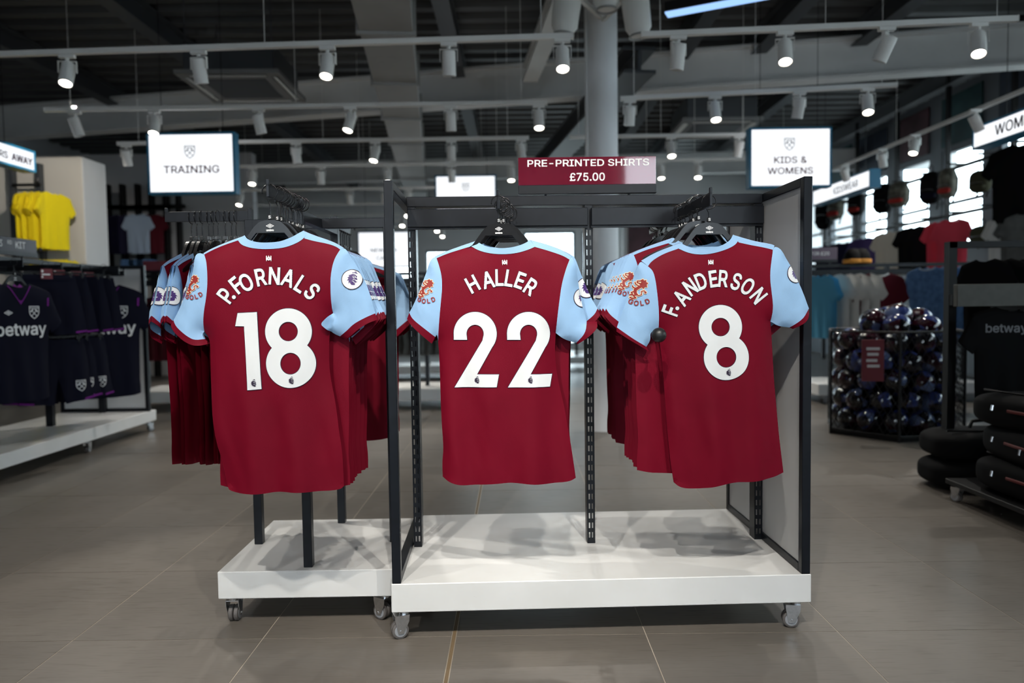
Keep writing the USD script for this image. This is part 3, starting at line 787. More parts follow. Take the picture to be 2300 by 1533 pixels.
CZ = 4.05
def deck(x0, x1, y0, y1, z, pitch=.30, dep=.07):
    prof = []
    y = y0
    while y < y1:
        prof += [(y, z), (y + .11, z), (y + .15, z - dep), (y + .26, z - dep)]
        y += pitch
    prof.append((y1 + .3, z)); prof += [(y1 + .3, z + .1), (y0, z + .1)]
    m = flat(Polygon(prof), x1 - x0, 'x'); m.apply_translation([x0, 0, 0]); return m
struct('ceiling', deck(-8.2, 8.2, -4.2, 18.2, CZ), M['deckmetal'])

def ibeam(p, q, w, h, t=.014):
    p, q = V(p, float), V(q, float)
    up = V([0, 0, 1.0])
    return cat(beam(p + up * (h / 2 - t), q + up * (h / 2 - t), w, t), beam(p - up * (h / 2 - t), q - up * (h / 2 - t), w, t), beam(p, q, t, h - 2 * t))
for x in (-5.25, -3.55, -.62, 1.9, 2.72, 3.72, 5.6):
    struct('ceiling_beam', ibeam((x, 3.0 if x > -1 or x < -3.6 else 3.0, 3.86), (x, 17.9, 3.86), .16, .24), M['dark_metal'])
struct('ceiling_beam', ibeam((-7.9, 10.3, 3.62), (7.9, 7.1, 3.62), .20, .46, .03), M['grey_steel'])
struct('ceiling_beam', ibeam((-7.9, 13.9, 3.55), (7.9, 13.1, 3.55), .20, .40, .03), M['grey_steel'])
struct('ceiling_beam', ibeam((.62, 4.4, 3.63), (.22, 8.35, 3.63), .17, .20, .03), M['grey_steel'])
struct('ceiling_beam', ibeam((1.15, 6.6, 3.20), (.35, 12.6, 3.20), .30, .26, .03), M['dark_metal'])

# walls
struct('wall_back_side', cat(bx(-8.2, 8.2, -4.2, -4.0, 0, .5), bx(-8.2, 8.2, -4.2, -4.0, 2.9, 4.2), bx(-8.2, -2.8, -4.2, -4.0, .5, 2.9), bx(-1.55, 1.55, -4.2, -4.0, .5, 2.9), bx(2.8, 8.2, -4.2, -4.0, .5, 2.9)), M['wall_grey'])
struct('wall_left', bx(-8.2, -8.0, -4.2, 18.2, 0, 4.2), M['wall_grey'])
# pier and cream wall at the left
struct('wall_left_pier', bx(-8.0, -4.97, 8.5, 8.98, 0, 2.82, .005), M['wall_cream'])
struct('wall_left_pier', bx(-4.970, -4.962, 8.505, 8.975, 0, 2.815), M['wall_white'])
struct('wall_left_return', bx(-8.0, -4.1, 11.6, 11.8, 0, 3.5), M['wall_grey'])

# rear wall with glazing
RY = 17.0
rear_open = [(-2.9, -2.2, 1.55, 2.35), (-2.05, -1.3, 1.55, 2.35), (-1.15, -.45, 1.55, 2.35), (.25, 1.45, 0.1, 2.75), (1.6, 2.3, .1, 2.75), (3.3, 4.3, .5, 4.0)]
rp = sbox(-8.2, 0, 8.2, 4.2).difference(unary_union([sbox(a, c, b, d) for a, b, c, d in rear_open]))
m = flat(rp, .2, 'y'); m.apply_translation([0, RY + .2, 0]); struct('wall_rear', m, M['wall_white'])
pane_mat = mat('window_glass', {'t': ('transparent_bsdf', {'color': (.95, .98, .97)}), 'g': ('glossy_bsdf', {'color': (.9, .9, .9), 'roughness': .02}), 'm': ('mix_closure', {'fac': .05})},
               [('t.BSDF', 'm.closure1'), ('g.BSDF', 'm.closure2')], 'm.closure')
wn = [0]
def window(a, b, c, d, plane, axis, frame=.05, bars=()):
    """A window frame and pane filling the opening a..b (along the wall) by c..d (height)."""
    wn[0] += 1
    o = UsdGeom.Xform.Define(stage, '/World/window_%d' % wn[0]).GetPrim(); tag(o, kind='structure')
    def B(p0, p1, z0, z1, t):
        return bx(p0, p1, plane - t, plane + t, z0, z1) if axis == 'y' else bx(plane - t, plane + t, p0, p1, z0, z1)
    obj('window_frame', cat(B(a, a + frame, c, d, .04), B(b - frame, b, c, d, .04), B(a + frame, b - frame, c, c + frame, .04), B(a + frame, b - frame, d - frame, d, .04), *[B(a + frame, b - frame, z - .02, z + .02, .03) for z in bars]), M['mullion'], o)
    obj('pane', B(a + frame, b - frame, c + frame, d - frame, .004), pane_mat, o)
    return o
for a, b, c, d in rear_open: window(a, b, c, d, RY + .1, 'y')

# right wall: a row of tall windows with graphic boards above
WX = 6.2
rows = [(7.2 + 1.24 * k, 7.2 + 1.24 * k + .96) for k in range(-7, 8)]
wp = sbox(-4.2, 0, 18.2, 4.2).difference(unary_union([sbox(a, 1.72, b, 3.16) for a, b in rows]))
m = flat(wp, .09, 'x'); m.apply_translation([WX, 0, 0]); struct('wall_right', m, M['mullion'])
PO = [plain('poster_teal', (.03, .085, .095), .6, var=.5, vscale=3), plain('poster_rose', (.10, .045, .055), .6, var=.5, vscale=3), plain('poster_blue', (.045, .06, .09), .6, var=.4, vscale=4)]
for k, (a, b) in enumerate(rows):
    window(a, b, 1.72, 3.16, WX + .05, 'x', bars=(2.4,))
    if a > 6:
        p = obj('window_graphic', bx(WX - .03, WX - .01, a + .03, b - .03, 3.20, 3.88), PO[k % 3])
        tag(p, '%s graphic board above the %s right-hand window from the camera' % (['dark teal', 'dusky rose', 'slate blue'][k % 3], ORD[k - 6] if k > 6 else 'first'), 'poster', 'graphic boards above the right-hand windows')
struct('pavement', bx(-40, 40, -30, 60, -.3, -.16), plain('pavement_concrete', (.30, .30, .29), .8))

# ------------------------------------------------------------------ column
cp = at(1356, 970, 6.0)
CX, CY = cp[0], 6.0
o = struct('column', cat(cyl((CX, CY, 0), (CX, CY, 4.0), .132, 40)), plain('white_column_paint', (.80, .81, .82), .45), None, 40)
cd = obj('conduit', cyl((CX - .128, CY - .075, .3), (CX - .128, CY - .075, 4.0), .012, 10), M['wall_white'])
tag(cd, 'thin white pipe running up the left of the white round column', 'pipe')
M['lamp_white'] = plain('white_lamp_casing', (.74, .73, .69), .4)
def loudhailer(name, label, x, y, z, tilt):
    t = thing(name, label, 'floodlight', (x, y, z))
    prof = [(0.001, -.26), (.06, -.255), (.092, -.20), (.098, -.05), (.098, .22), (.085, .28), (.001, .28)]
    b = lathe(prof, 20); b.apply_scale([1, .8, 1]); b = move(b, (0, 0, 0), 0, 0, tilt)
    obj('casing', b, M['lamp_white'], t, 35)
    obj('lens_rim', move(lathe([(.065, -.262), (.075, -.262), (.075, -.25), (.065, -.25), (.065, -.262)], 20), (0, 0, 0), 0, 0, tilt), M['duct'], t, 35)
    obj('bracket', beam((0, .05, .1), (CX - x, CY - y - .1, .12), .03, .03), M['lamp_white'], t)
loudhailer('floodlight', 'white capsule-shaped floodlight on the left of the column top', *(at(1275, -5, 5.2)), .12)
loudhailer('floodlight', 'white capsule-shaped floodlight on the front of the column top', *(at(1362, -62, 5.2)), 0)
loudhailer('floodlight', 'white capsule-shaped floodlight on the right of the column top', *(at(1426, -2, 5.2)), -.12)

# ------------------------------------------------------------------ duct and ceiling units
du = thing('air_duct', 'wide grey rectangular air duct running away under the ceiling', 'duct', (0, 0, 0))
a0, a1 = V([-.75, 3.9, 3.22]), V([-1.92, 14.8, 3.22])
obj('duct_body', beam(a0, a1, .40, .24, c=.004), M['duct'], du)
for t in np.linspace(.04, .96, 9):
    c = a0 + (a1 - a0) * t; d = (a1 - a0) / np.linalg.norm(a1 - a0)
    obj('duct_flange', beam(c - d * .02, c + d * .02, .45, .29), M['duct'], du)
M['unit'] = plain('grey_air_unit', (.20, .20, .20), .5)
def cassette(label, x, y, z, rz):
    t = thing('air_conditioner', label, 'air conditioner', (x, y, z), rz)
    obj('casing', bx(-.42, .42, -.42, .42, .0, .26, .01), M['dark_metal'], t)
    fr = sbox(-.48, -.48, .48, .48).difference(unary_union([sbox(-.36, -.44, .36, -.38), sbox(-.36, .38, .36, .44), sbox(-.44, -.36, -.38, .36), sbox(.38, -.36, .44, .36)]))
    m = flat(fr, .04); m.apply_translation([0, 0, -.04]); obj('panel', m, M['unit'], t)
    obj('grille', bx(-.30, .30, -.30, .30, -.046, -.038, .003), M['dark_metal'], t)
    for k, (x0, x1, y0, y1) in enumerate(((-.35, .35, -.435, -.385), (-.35, .35, .385, .435), (-.435, -.385, -.35, .35), (.385, .435, -.35, .35))):
        obj('louvre', move(bx(-(x1 - x0) / 2, (x1 - x0) / 2, -(y1 - y0) / 2, (y1 - y0) / 2, -.004, .004), ((x0 + x1) / 2, (y0 + y1) / 2, -.04), 0, 0 if k > 1 else .5, .5 if k > 1 else 0), M['lamp_white'], t)
    for x, y in ((-.4, -.4), (.4, -.4), (-.4, .4), (.4, .4)):
        obj('hanging_rod', cyl((x, y, .26), (x, y, CZ - z - .075), .006, 8), M['dark_metal'], t)
p = at(548, 190, 7.3); cassette('square grey ceiling air conditioner at the left behind the first light track', p[0], p[1], p[2], .02)
p = at(1600, 285, 9.2); cassette('square grey ceiling air conditioner at the right beyond the column', p[0], p[1], p[2], .0)

# ------------------------------------------------------------------ light tracks and their spotlights
M['track'] = plain('white_track_paint', (.80, .79, .76), .45)
M['lens'] = glow('lit_spot_lens', (1.0, .93, .78), 22.0)
M['lensdark'] = plain('unlit_spot_back', (.30, .30, .29), .5)
TZ = 2.70
def track(label, a, b, wires=(.05, .5, .95)):
    a, b = V(a, float), V(b, float)
    t = thing('light_track', label, 'light track', (0, 0, 0))
    obj('track_rail', beam(a, b, .036, .034, c=.002), M['track'], t)
    obj('end_cap', beam(a - (b - a) * .002, a, .040, .038), M['track'], t); obj('end_cap', beam(b, b + (b - a) * .002, .040, .038), M['track'], t)
    for w in wires:
        c = a + (b - a) * w
        obj('suspension_wire', cyl(c, (c[0], c[1], CZ - .045), .0022, 6), M['track'], t)
    return t

def spot(label, px, y, z, lit, pan=0.0, tilt=.45, big=1.0, power=0.0, group=None, far=False):
    """A can spotlight under a track at depth y; pan turns the beam (0 = towards the camera), tilt is measured from straight down."""
    x = at(px, 300, y)[0]
    t = thing('track_spotlight', label, 'spotlight', (x, y, z - .017), 0, group)
    R, Lc = .043 * big, .150 * big
    piv = V([0, 0, -.105])
    obj('adapter', cat(bx(-.05, .05, -.016, .016, -.022, 0, .002), cyl((0, 0, -.04), (0, 0, -.02), .012, 10)), M['track'], t)
    cp_, sp_ = math.cos(pan), math.sin(pan)
    yk = cat(bx(-.056, .056, -.011, .011, -.044, -.040), bx(-.056, -.053, -.011, .011, -.115, -.040), bx(.053, .056, -.011, .011, -.115, -.040))
    obj('yoke', move(yk, (0, 0, 0), pan), M['track'], t)
    d = V([sp_ * math.sin(tilt), -cp_ * math.sin(tilt), -math.cos(tilt)])
    a = piv - d * Lc * .35; b = piv + d * Lc * .65
    prof = [(.001, 0), (R * .9, 0), (R, .006), (R, Lc), (R * .86, Lc), (R * .84, Lc - .010), (.001, Lc - .010)]
    c = lathe(prof, 24); T = trimesh.geometry.align_vectors([0, 0, 1], d); c.apply_transform(T); c.apply_translation(a)
    obj('can', c, M['track'], t, 35)
    obj('lens', cyl(b - d * .0095, b - d * .008, R * .83, 24), M['lens'] if lit else M['lensdark'], t)
    power = power or ((15.0 if y < 7 else 30.0) if lit and not group else 0)
    if power:
        w = V([x, y, z - .017]) + b + d * .02
        to = w + d * 3
        l = spot_lamp(str(t.GetPath()) + '/lamp', b + d * .02, b + d * 3, power, 40.0)
    return t

def end(px, y): return (at(px, 300, y)[0], y, TZ)
side = {'l': 'left', 'r': 'right'}
def row(y, x0, x1, name, spots, y2=None):
    y2 = y if y2 is None else y2
    track('white light track ' + name, end(x0, y), (at(x1, 300, y2)[0], y2, TZ))
    for k, (px, lit, pan, tilt, lab, pw) in enumerate(spots):
        f = (px - x0) / (x1 - x0); yy = y + (y2 - y) * f
        spot('white spotlight ' + lab, px, yy, TZ, lit, pan, tilt, power=pw)
W_, D_ = math.pi, 0
row(4.80, -60, 1288, 'nearest the camera at the upper left', [
    (158, True, .15, .42, 'lit, leftmost on the nearest left track', 0), (452, False, W_ - .2, .25, 'turned away, above the air conditioner on the nearest left track', 0),
    (740, True, -.15, .35, 'lit, middle of the nearest left track', 16), (1011, False, W_, .18, 'turned away, right of the duct on the nearest left track', 0), (1265, True, -.02, .38, 'lit, at the right end of the nearest left track', 16)], 4.62)
row(4.62, 1443, 2278, 'nearest the camera at the upper right', [
    (1524, False, W_ + .5, .2, 'turned away, leftmost on the nearest right track', 0), (1762, True, -.25, .40, 'lit, second on the nearest right track', 10),
    (1989, False, W_ + .8, .45, 'turned away, third on the nearest right track', 0), (2194, True, -.5, .45, 'lit, rightmost on the nearest right track', 0)], 4.45)
row(6.10, 105, 1228, 'second from the camera at the left', [
    (170, False, 2.2, .3, 'turned away, leftmost on the second left track', 0), (348, True, .1, .35, 'lit, touching the top of the hanging training sign', 0), (582, False, 2.4, .25, 'turned away, right of the training sign on the second left track', 0),
    (788, True, -.6, .38, 'lit, left of the duct on the second left track', 12), (1013, False, W_, .15, 'turned away, mid-right on the second left track', 0), (1211, True, .0, .30, 'lit, at the right end of the second left track', 12)])
row(6.02, 1395, 2012, 'second from the camera at the right', [
    (1415, False, W_ + .2, .2, 'turned away, close right of the column', 0), (1606, True, .0, .35, 'lit, second on the second right track', 0), (1795, False, W_ + .3, .3, 'turned away, in front of the kids and womens sign', 0),
    (1948, True, -.3, .40, 'lit, rightmost on the second right track', 0)], 5.75)
row(7.35, 265, 1186, 'third from the camera at the left', [
    (282, False, W_, .3, 'dim, left of the training sign on the third left track', 0), (664, False, W_ - .3, .2, 'turned away, right of the training sign on the third left track', 0), (842, True, -.5, .35, 'lit, left of the duct on the third left track', 0),
    (1013, False, W_, .15, 'turned away, right of the duct on the third left track', 0), (1170, False, .3, .2, 'unlit, at the right end of the third left track', 0)])
row(7.35, 1279, 1690, 'third from the camera at the right', [
    (1507, True, .0, .38, 'lit, above the price sign at the right', 0), (1660, False, W_ + .5, .3, 'turned away, left of the kids and womens sign', 0)])
row(8.60, 460, 1150, 'fourth from the camera at the left', [
    (564, True, .1, .35, 'lit, right of the training sign on the fourth left track', 0), (718, False, W_, .2, 'turned away, second on the fourth left track', 0), (869, True, .1, .35, 'lit, left of the rack post on the fourth left track', 0),
    (1013, False, W_, .2, 'turned away, before the accessories sign', 0), (1147, True, .0, .30, 'lit, at the right end of the fourth left track', 0)])
row(8.60, 1440, 1680, 'fourth from the camera at the right', [
    (1484, True, 0, .3, 'lit, first on the fourth right track', 0), (1568, True, -.3, .35, 'lit, second on the fourth right track', 0)])
row(10.3, 520, 1110, 'fifth from the camera', [
    (535, True, -.3, .35, 'lit, left of the front hangers, far back', 0), (782, False, W_, .2, 'turned away, left on the fifth track', 0), (860, False, W_, .2, 'turned away, right on the fifth track', 0), (915, True, .0, .3, 'lit, behind the wide rack, on the fifth track', 0)])
for k, (y, x0, x1) in enumerate(((11.8, 560, 1100), (13.2, 600, 1090), (14.2, 640, 1085), (15.3, 680, 1080))):
    track('white light track %s from the camera, far back' % ('sixth', 'seventh', 'eighth', 'ninth')[k], end(x0, y), end(x1, y))
for k, (px, y) in enumerate(((912, 11.8), (1010, 11.8), (953, 11.8), (966, 13.2), (978, 14.2), (990, 15.3), (900, 13.2), (910, 15.2), (953, 13.2), (1048, 13.2))):
    spot('lit white spotlight far back, seen through the wide rack', px, y, TZ - (.0 if y < 14 else .0), True, 0, .5, big=1.1, group='far spotlights seen through the wide rack')
# track that runs along the right wall
track("white light track running away along the right wall", (4.18, 4.4, 2.72), (4.10, 11.5, 2.72))
for k, (px, y, lit, pan, lab) in enumerate(((2055, 7.47, True, -.9, 'lit, on the track along the right wall'), (1982, 8.14, False, 2.3, 'turned away, on the track along the right wall'), (2190, 6.52, False, 1.2, 'turned away, near the womens sign'), (1898, 9.05, False, 2.0, 'turned away, farthest on the track along the right wall'))):
    spot('white spotlight ' + lab, px, y, 2.72, lit, pan, .4)

# pendant strip light
st = thing('strip_light', 'long black-cased strip light glowing pale blue at the top right', 'ceiling light', (0, 0, 0))
a, b = at(1497, 52, 5.60), at(1716, -2, 5.30)
a[2] = b[2] = 3.2; b = a + (b - a) * 2.0
obj('casing', beam(a + V([0, 0, .04]), b + V([0, 0, .04]), .125, .07, c=.003), M['black'], st)
obj('diffuser', beam(a, b, .10, .012), glow('blue_white_diffuser', (.33, .56, 1.0), 1.35), st)
for t in (.1, .9):
    c = a + (b - a) * t; obj('suspension_wire', cyl(c + V([0, 0, .07]), (c[0], c[1], CZ - .08), .002, 6), M['black'], st)

# ------------------------------------------------------------------ hanging lightbox signs
M['frame_blue'] = plain('blue_sign_frame', (.018, .20, .36), .4)
M['face_glow'] = glow('sign_face', (.93, .96, 1.0), 1.3)
M['sign_claret'] = plain('claret_sign_print', (.17, .015, .045), .5)
M['sign_grey'] = plain('faint_grey_sign_print', (.62, .60, .60), .6)
M['sign_dark'] = plain('dark_sign_print', (.03, .015, .03), .5)
def lightbox(name, label, loc, w, h, lines, rz=0.0, dep=.11, emblem=None, sup=True, ink='sign_claret'):
    t = thing(name, label, 'sign', loc, rz)
    e = .020
    fr = sbox(-w / 2, -h / 2, w / 2, h / 2).difference(sbox(-w / 2 + e, -h / 2 + e, w / 2 - e, h / 2 - e))
    m = flat(fr, dep, 'y'); m.apply_translation([0, dep, 0]); obj('sign_frame', m, M['frame_blue'], t)
    f = obj('sign_face', bx(-w / 2 + e, w / 2 - e, .006, dep - .006, -h / 2 + e, h / 2 - e), M['face_glow'], t)
    for s_, x, z, hh, bold in lines:
        g = affinity.scale(text2d(s_, hh, bold).buffer(hh * .025), 1.12, 1, origin=(0, 0))
        lt = flat(g, .002, 'y'); lt.apply_translation([x, .0059, z]); obj('sign_lettering', lt, M[ink], f)
    if emblem:
        g = flat(put(crossed_hammers(), emblem[0], emblem[1], emblem[2]), .002, 'y'); g.apply_translation([0, .0059, 0]); obj('sign_emblem', g, M['sign_grey'], f)
    if sup:
        for x in (-w * .35, w * .35):
            obj('suspension_wire', cyl((x, dep / 2, h / 2), (x, dep / 2, CZ - loc[2] - .045), .003, 6), M['black'], t)
    return t
def spaced(s): return s
p = at(429, 366, 6.7); lightbox('hanging_sign', 'blue-framed lightbox sign reading TRAINING', p, .80, .555, [('TRAINING', 0, -.055, .066, False)], emblem=(-.01, .10, .12))
p = at(1776, 353, 6.85); lightbox('hanging_sign', 'blue-framed lightbox sign reading KIDS & WOMENS', p, .765, .555, [('KIDS &', .0, -.022, .060, False), ('WOMENS', .0, -.122, .060, False)], emblem=(-.01, .12, .12))
p = at(1046, 436, 9.6); lightbox('hanging_sign', 'blue-framed lightbox sign reading ACCESSORIES, half hidden by the wide rack', p, .80, .50, [('ACCESSORIES', 0, -.155, .050, False)], emblem=(.0, .09, .12), ink='sign_grey')
p = at(862, 560, 13.0); lightbox('hanging_sign', 'far lightbox sign reading NEW ERA CAPS, seen beside the left frame', p, .92, .64, [('NEW ERA', 0, -.01, .07, False), ('CAPS', 0, -.15, .07, False)], ink='sign_grey')
# ------------------------------------------------------------------ signs along the two side walls
def side_sign(name, label, x, y0, y1, z, h, rz, lines, ink='sign_dark'):
    return lightbox(name, label, (x, (y0 + y1) / 2, z), y1 - y0, h, lines, rz, .13, None, True, ink)
side_sign('hanging_sign', 'long lightbox sign on the left wall ending in the word AWAY', -4.62, 4.9, 7.14, 2.485, .205, math.pi / 2, [('GOALKEEPERS', .40, -.01, .062, False), ('AWAY', .93, -.01, .062, True)])
side_sign('hanging_sign', 'long lightbox sign at the upper right edge reading WOMENS', 4.2, 4.3, 6.74, 2.49, .205, -math.pi / 2, [('WOMENS', -.60, .005, .088, False)])
side_sign('hanging_sign', 'short lightbox sign on the right reading KIDSWEAR', 4.2, 8.65, 10.3, 2.47, .22, -math.pi / 2, [('KIDSWEAR', .18, -.005, .085, False)], 'sign_grey')

# ------------------------------------------------------------------ plain garments for the racks further off
def fabric(name, c, **k): M[name] = plain(name + '_cloth', c, .8, bump=.1, bscale=500, spec=.12, **k)
fabric('navy', (.0045, .005, .014)); fabric('violet', (.16, .018, .20)); fabric('yellow', (.90, .70, .012), sheen=.1); fabric('grey_cloth', (.11, .11, .105), var=.3)
fabric('black_cloth', (.0032, .0032, .0036)); fabric('white_cloth', (.62, .61, .58)); fabric('denim', (.085, .17, .33), var=.35, vscale=20); fabric('plum', (.075, .05, .16)); fabric('cream_cloth', (.62, .55, .46))
fabric('coral', (.62, .055, .085)); fabric('dark_claret', (.07, .006, .012)); fabric('pale_blue', (.30, .37, .47)); fabric('cyan_cloth', (.10, .36, .56)); fabric('olive', (.06, .058, .035)); fabric('midnight', (.012, .011, .03))
fabric('red_trim', (.30, .025, .02)); fabric('camo', (.10, .095, .075), var=.7, vscale=14)
protos = {}
sp = Shirt(stock_spec(), Tm=.016, Tf=.012, B=.014, seed=31, amp=.007, h=.030)
def garment(colour, trims=None, decor=None):
    """The first garment of a colour; the next ones are copies of it."""
    t = trims or (colour, colour, colour)
    def make(label, group):
        r = thing('shirt', label, 'shirt', (0, 0, 0), 0, group)
        sp.build(r, colour, t[0], t[1], False, t[2])
        if decor: decor(r)
        return r
    return make
def place(key, make, loc, rz, label, group, scale=1.0, ry=0.0):
    if key not in protos:
        protos[key] = make(label, group)
        x = UsdGeom.Xformable(protos[key]); x.ClearXformOpOrder(); x.AddTransformOp().Set(trs(loc, rz, ry, scale))
        return protos[key]
    return dup(protos[key], loc, rz, label, group, ry, scale)
def far_hanger(loc, rz, label, group, scale=1.0, stem=.15):
    dup(first[('h', round(SA, 3), 'S')], loc, rz, label, group, 0, scale)

def navy_front(r):
    B = lambda n, g, m, l=.002, h=.02: obj(n, drape(g, lambda p: sp.back(p) - l, h), M[m], r, True)
    v = Polygon([(-.080, .0), (-.072, .0), (-.012, -.088), (0, -.092), (.012, -.088), (.072, .0), (.080, .0), (.016, -.094), (0, -.116), (-.016, -.094)])
    B('neck_trim', v.intersection(unary_union([sp.body, sp.collar, sbox(-.1, -.2, .1, .0)])), 'violet', .004)
    for s_ in (-1, 1): B('shoulder_flash', Polygon([(s_ * .182, -.075), (s_ * .196, -.07), (s_ * .190, -.125), (s_ * .178, -.125)]), 'violet', .004)
    B('club_crest', put(crossed_hammers(), .088, -.165, .080), 'white', .003, .01)
    B('maker_mark', put(twin_diamond(), -.085, -.165, .058), 'white', .003, .01)
    B('sponsor_lettering', put(text2d('betway', .072), 0, -.265), 'white', .003, .012)
NAVY = garment('navy', ('navy', 'navy', 'navy'), navy_front)
navy_back = garment('navy', ('navy', 'violet', 'violet'))

# ------------------------------------------------------------------ left gondola with the dark kit
LG = thing('kit_rack', 'long black rack of dark kit on a white wheeled platform at the left edge', 'clothes rack', (-3.475, 4.85, 0))
obj('platform', bx(-.375, .375, -1.75, 1.40, .09, .18, .0025), M['deck'], LG)
for cx, cy, a in ((.335, 1.34, .9), (.335, .43, 1.7), (.335, -.6, 2.0), (-.335, 1.34, .5), (-.335, -.6, .4)): caster(LG, cx, cy, a)
obj('end_frame', cat(bx(-.375, -.345, 1.28, 1.31, .18, 1.412), bx(.345, .375, 1.28, 1.31, .18, 1.412), bx(-.345, .345, 1.28, 1.31, 1.382, 1.412), bx(-.345, .345, 1.28, 1.31, .18, .21)), M['steel'], LG)
obj('end_panel', bx(-.345, .345, 1.288, 1.302, .21, 1.382), M['wall_white'], LG)
for y in (-1.6, -.30, .56, 1.25): obj('upright', bx(-.026, .026, y - .02, y + .02, .18, 1.38, .002), M['steel'], LG)
obj('top_rail', bx(-.03, .03, -1.62, 1.28, 1.378, 1.412, .002), M['steel'], LG)
obj('cross_bar', bx(.02, .04, -1.6, 1.28, 1.29, 1.35, .002), M['steel'], LG)
for y, x1 in ((-.37, .47), (.10, .42), (.35, .40), (.72, .47), (1.0, .36)):
    faceout(LG, (.03, y), (x1, y), top=1.352)
for y in (.05, .40): faceout(LG, (.02, y), (.40, y), top=.92, name='lower_arm')
place('navyf', NAVY, (-3.03, 4.46, 1.195), math.radians(74), 'dark navy shirt with white lettering and crest, cut by the left edge of the picture', None)
far_hanger((-3.045, 4.455, 1.195), math.radians(74), 'black hanger of the navy shirt at the left edge', None)
place('navyf', NAVY, (-3.03, 5.42, 1.215), math.radians(47), 'dark navy shirt with white lettering, beside the white end panel of the left rack', None, 1.16)
far_hanger((-3.045, 5.43, 1.215), math.radians(47), 'black hanger of the navy shirt beside the white end panel', None)
for i in range(6):
    place('navyb', navy_back, (-3.10 - .034 * i, 5.50 + .012 * i, 1.215), math.radians(62), 'navy shirt with violet flashes stacked near the white end panel', 'navy shirts stacked near the white end panel', 1.08)
    place('navyb', navy_back, (-3.09 - .034 * i, 4.47, 1.195), math.radians(82), 'navy shirt stacked behind the lettered shirt at the left edge', 'navy shirts stacked at the left edge', 1.0)

def shorts(label, group, tagged=True, crest=False):
    t = thing('shorts', label, 'shorts', (0, 0, 0), 0, group)
    g = solid_poly([(-.17, 0), (.17, 0), (.20, -.15), (.235, -.40), (.035, -.42), (0, -.24), (-.035, -.42), (-.235, -.40), (-.20, -.15)])
    lat = line([(-.17, 0), (-.20, -.15), (-.235, -.40)]).union(line([(.17, 0), (.20, -.15), (.235, -.40)]))
    Y = lambda sgn: (lambda p: sgn * (.004 + .024 * (1 - np.exp(-shapely.distance(shapely.points(p), lat) / .03))) + .007 * np.sin(p[:, 0] * 60 + 2) * sstep(0, .3, -p[:, 1]))
    obj('leg_cloth', cat(drape(g, Y(-1), .025), drape(g, Y(1), .03, True)), M['navy'], t, True)
    obj('waistband', cat(drape(sbox(-.17, -.035, .17, .001), lambda p: Y(-1)(p) - .002, .025), drape(sbox(-.17, -.035, .17, .001), lambda p: Y(1)(p) + .002, .03, True)), M['navy'], t, True)
    for s_ in (-1, 1): obj('hem_stripe', drape(Polygon([(s_ * .234, -.385), (s_ * .236, -.398), (s_ * .16, -.408), (s_ * .16, -.394)]), lambda p: Y(-1)(p) - .002, .03), M['violet'], t, True)
    obj('maker_mark', drape(put(twin_diamond(), -.12, -.30, .05), lambda p: Y(-1)(p) - .002, .012), M['white'], t, True)
    if crest: obj('club_crest', drape(put(crossed_hammers(), .14, -.31, .075), lambda p: Y(-1)(p) - .002, .012), M['white'], t, True)
    obj('clip_bar', bx(-.16, .16, -.005, .005, .012, .024), M['hanger'], t)
    for s_ in (-1, 1): obj('clip', bx(s_ * .14 - .01, s_ * .14 + .01, -.022, .022, -.02, .022, .003), M['hanger'], t)
    obj('clip_hook', tube([(0, 0, .02), (0, 0, .05)] + [(.02 * math.cos(b), 0, .072 + .02 * math.sin(b)) for b in np.linspace(-1.5, 3.3, 14)], .0016, 6), M['wire'], t, True)
    if tagged:
        k = obj('price_card', bx(-.035, .035, -.046, -.044, -.030, .040), M['dark_claret_card'], t)
        obj('card_print', cat(bx(-.03, -.018, -.0468, -.046, .015, .032), bx(-.028, .02, -.0468, -.046, -.004, .006), bx(-.03, -.02, -.0468, -.046, -.022, -.010)), M['white'], k)
    return t
M['dark_claret_card'] = plain('claret_card', (.16, .02, .03), .5)
for i, y in enumerate((4.80, 4.93, 5.12, 5.27)):
    loc = (-3.06, y - .02, 1.275); rz = math.radians(38)
    place('shortsA', lambda l, g: shorts(l, g), loc, rz, 'navy shorts with a claret price card, %s on the upper arms of the left rack' % ('nearest', 'second', 'third', 'farthest')[i], 'shorts on the upper arms of the left rack', .95)
for i, (x, y) in enumerate(((-3.07, 4.86), (-3.10, 4.94), (-3.12, 5.03), (-3.08, 5.13), (-3.11, 5.22), (-3.16, 5.30), (-3.20, 4.90), (-3.22, 5.06), (-3.24, 5.20))):
    place('shortsB', lambda l, g: shorts(l, g, False, True), (x, y, .845), math.radians(60 + 6 * math.sin(i * 2.1)), 'navy shorts with a white crest on the lower arms of the left rack', 'shorts on the lower arms of the left rack', 1.03)

def price_plate(name, label, loc, rz, w, h, text, hh, base=True, face='dark_claret_card', ink='white', x=0.0, sup=None):
    t = thing(name, label, 'sign', loc, rz)
    if base:
        obj('sign_base', bx(-w / 2, w / 2, -.012, .012, -.030, 0, .0015), M['steel'], t)
        for xx in (-w * .3, w * .3): obj('sign_foot', bx(xx - .005, xx + .005, -.005, .005, -.045, -.03), M['steel'], t)
    p = obj('sign_plate', bx(-w / 2, w / 2, -.004, .004, 0, h, .001), M[face], t)
    gs = [put(text2d(text, hh, False), x, h / 2)] if not sup else [put(text2d(text[0], hh, False), x - .16, h / 2), put(text2d(text[1], hh * .55, False), x + .045, h / 2 + hh * .25), put(text2d(text[2], hh, False), x + .155, h / 2)]
    m = flat(unary_union(gs), .001, 'y'); m.apply_translation([0, -.0041, 0]); obj('sign_lettering', m, M[ink], p)
    return t
M['navy_plate'] = plain('dark_plum_plate', (.022, .014, .022), .25, spec=.3)
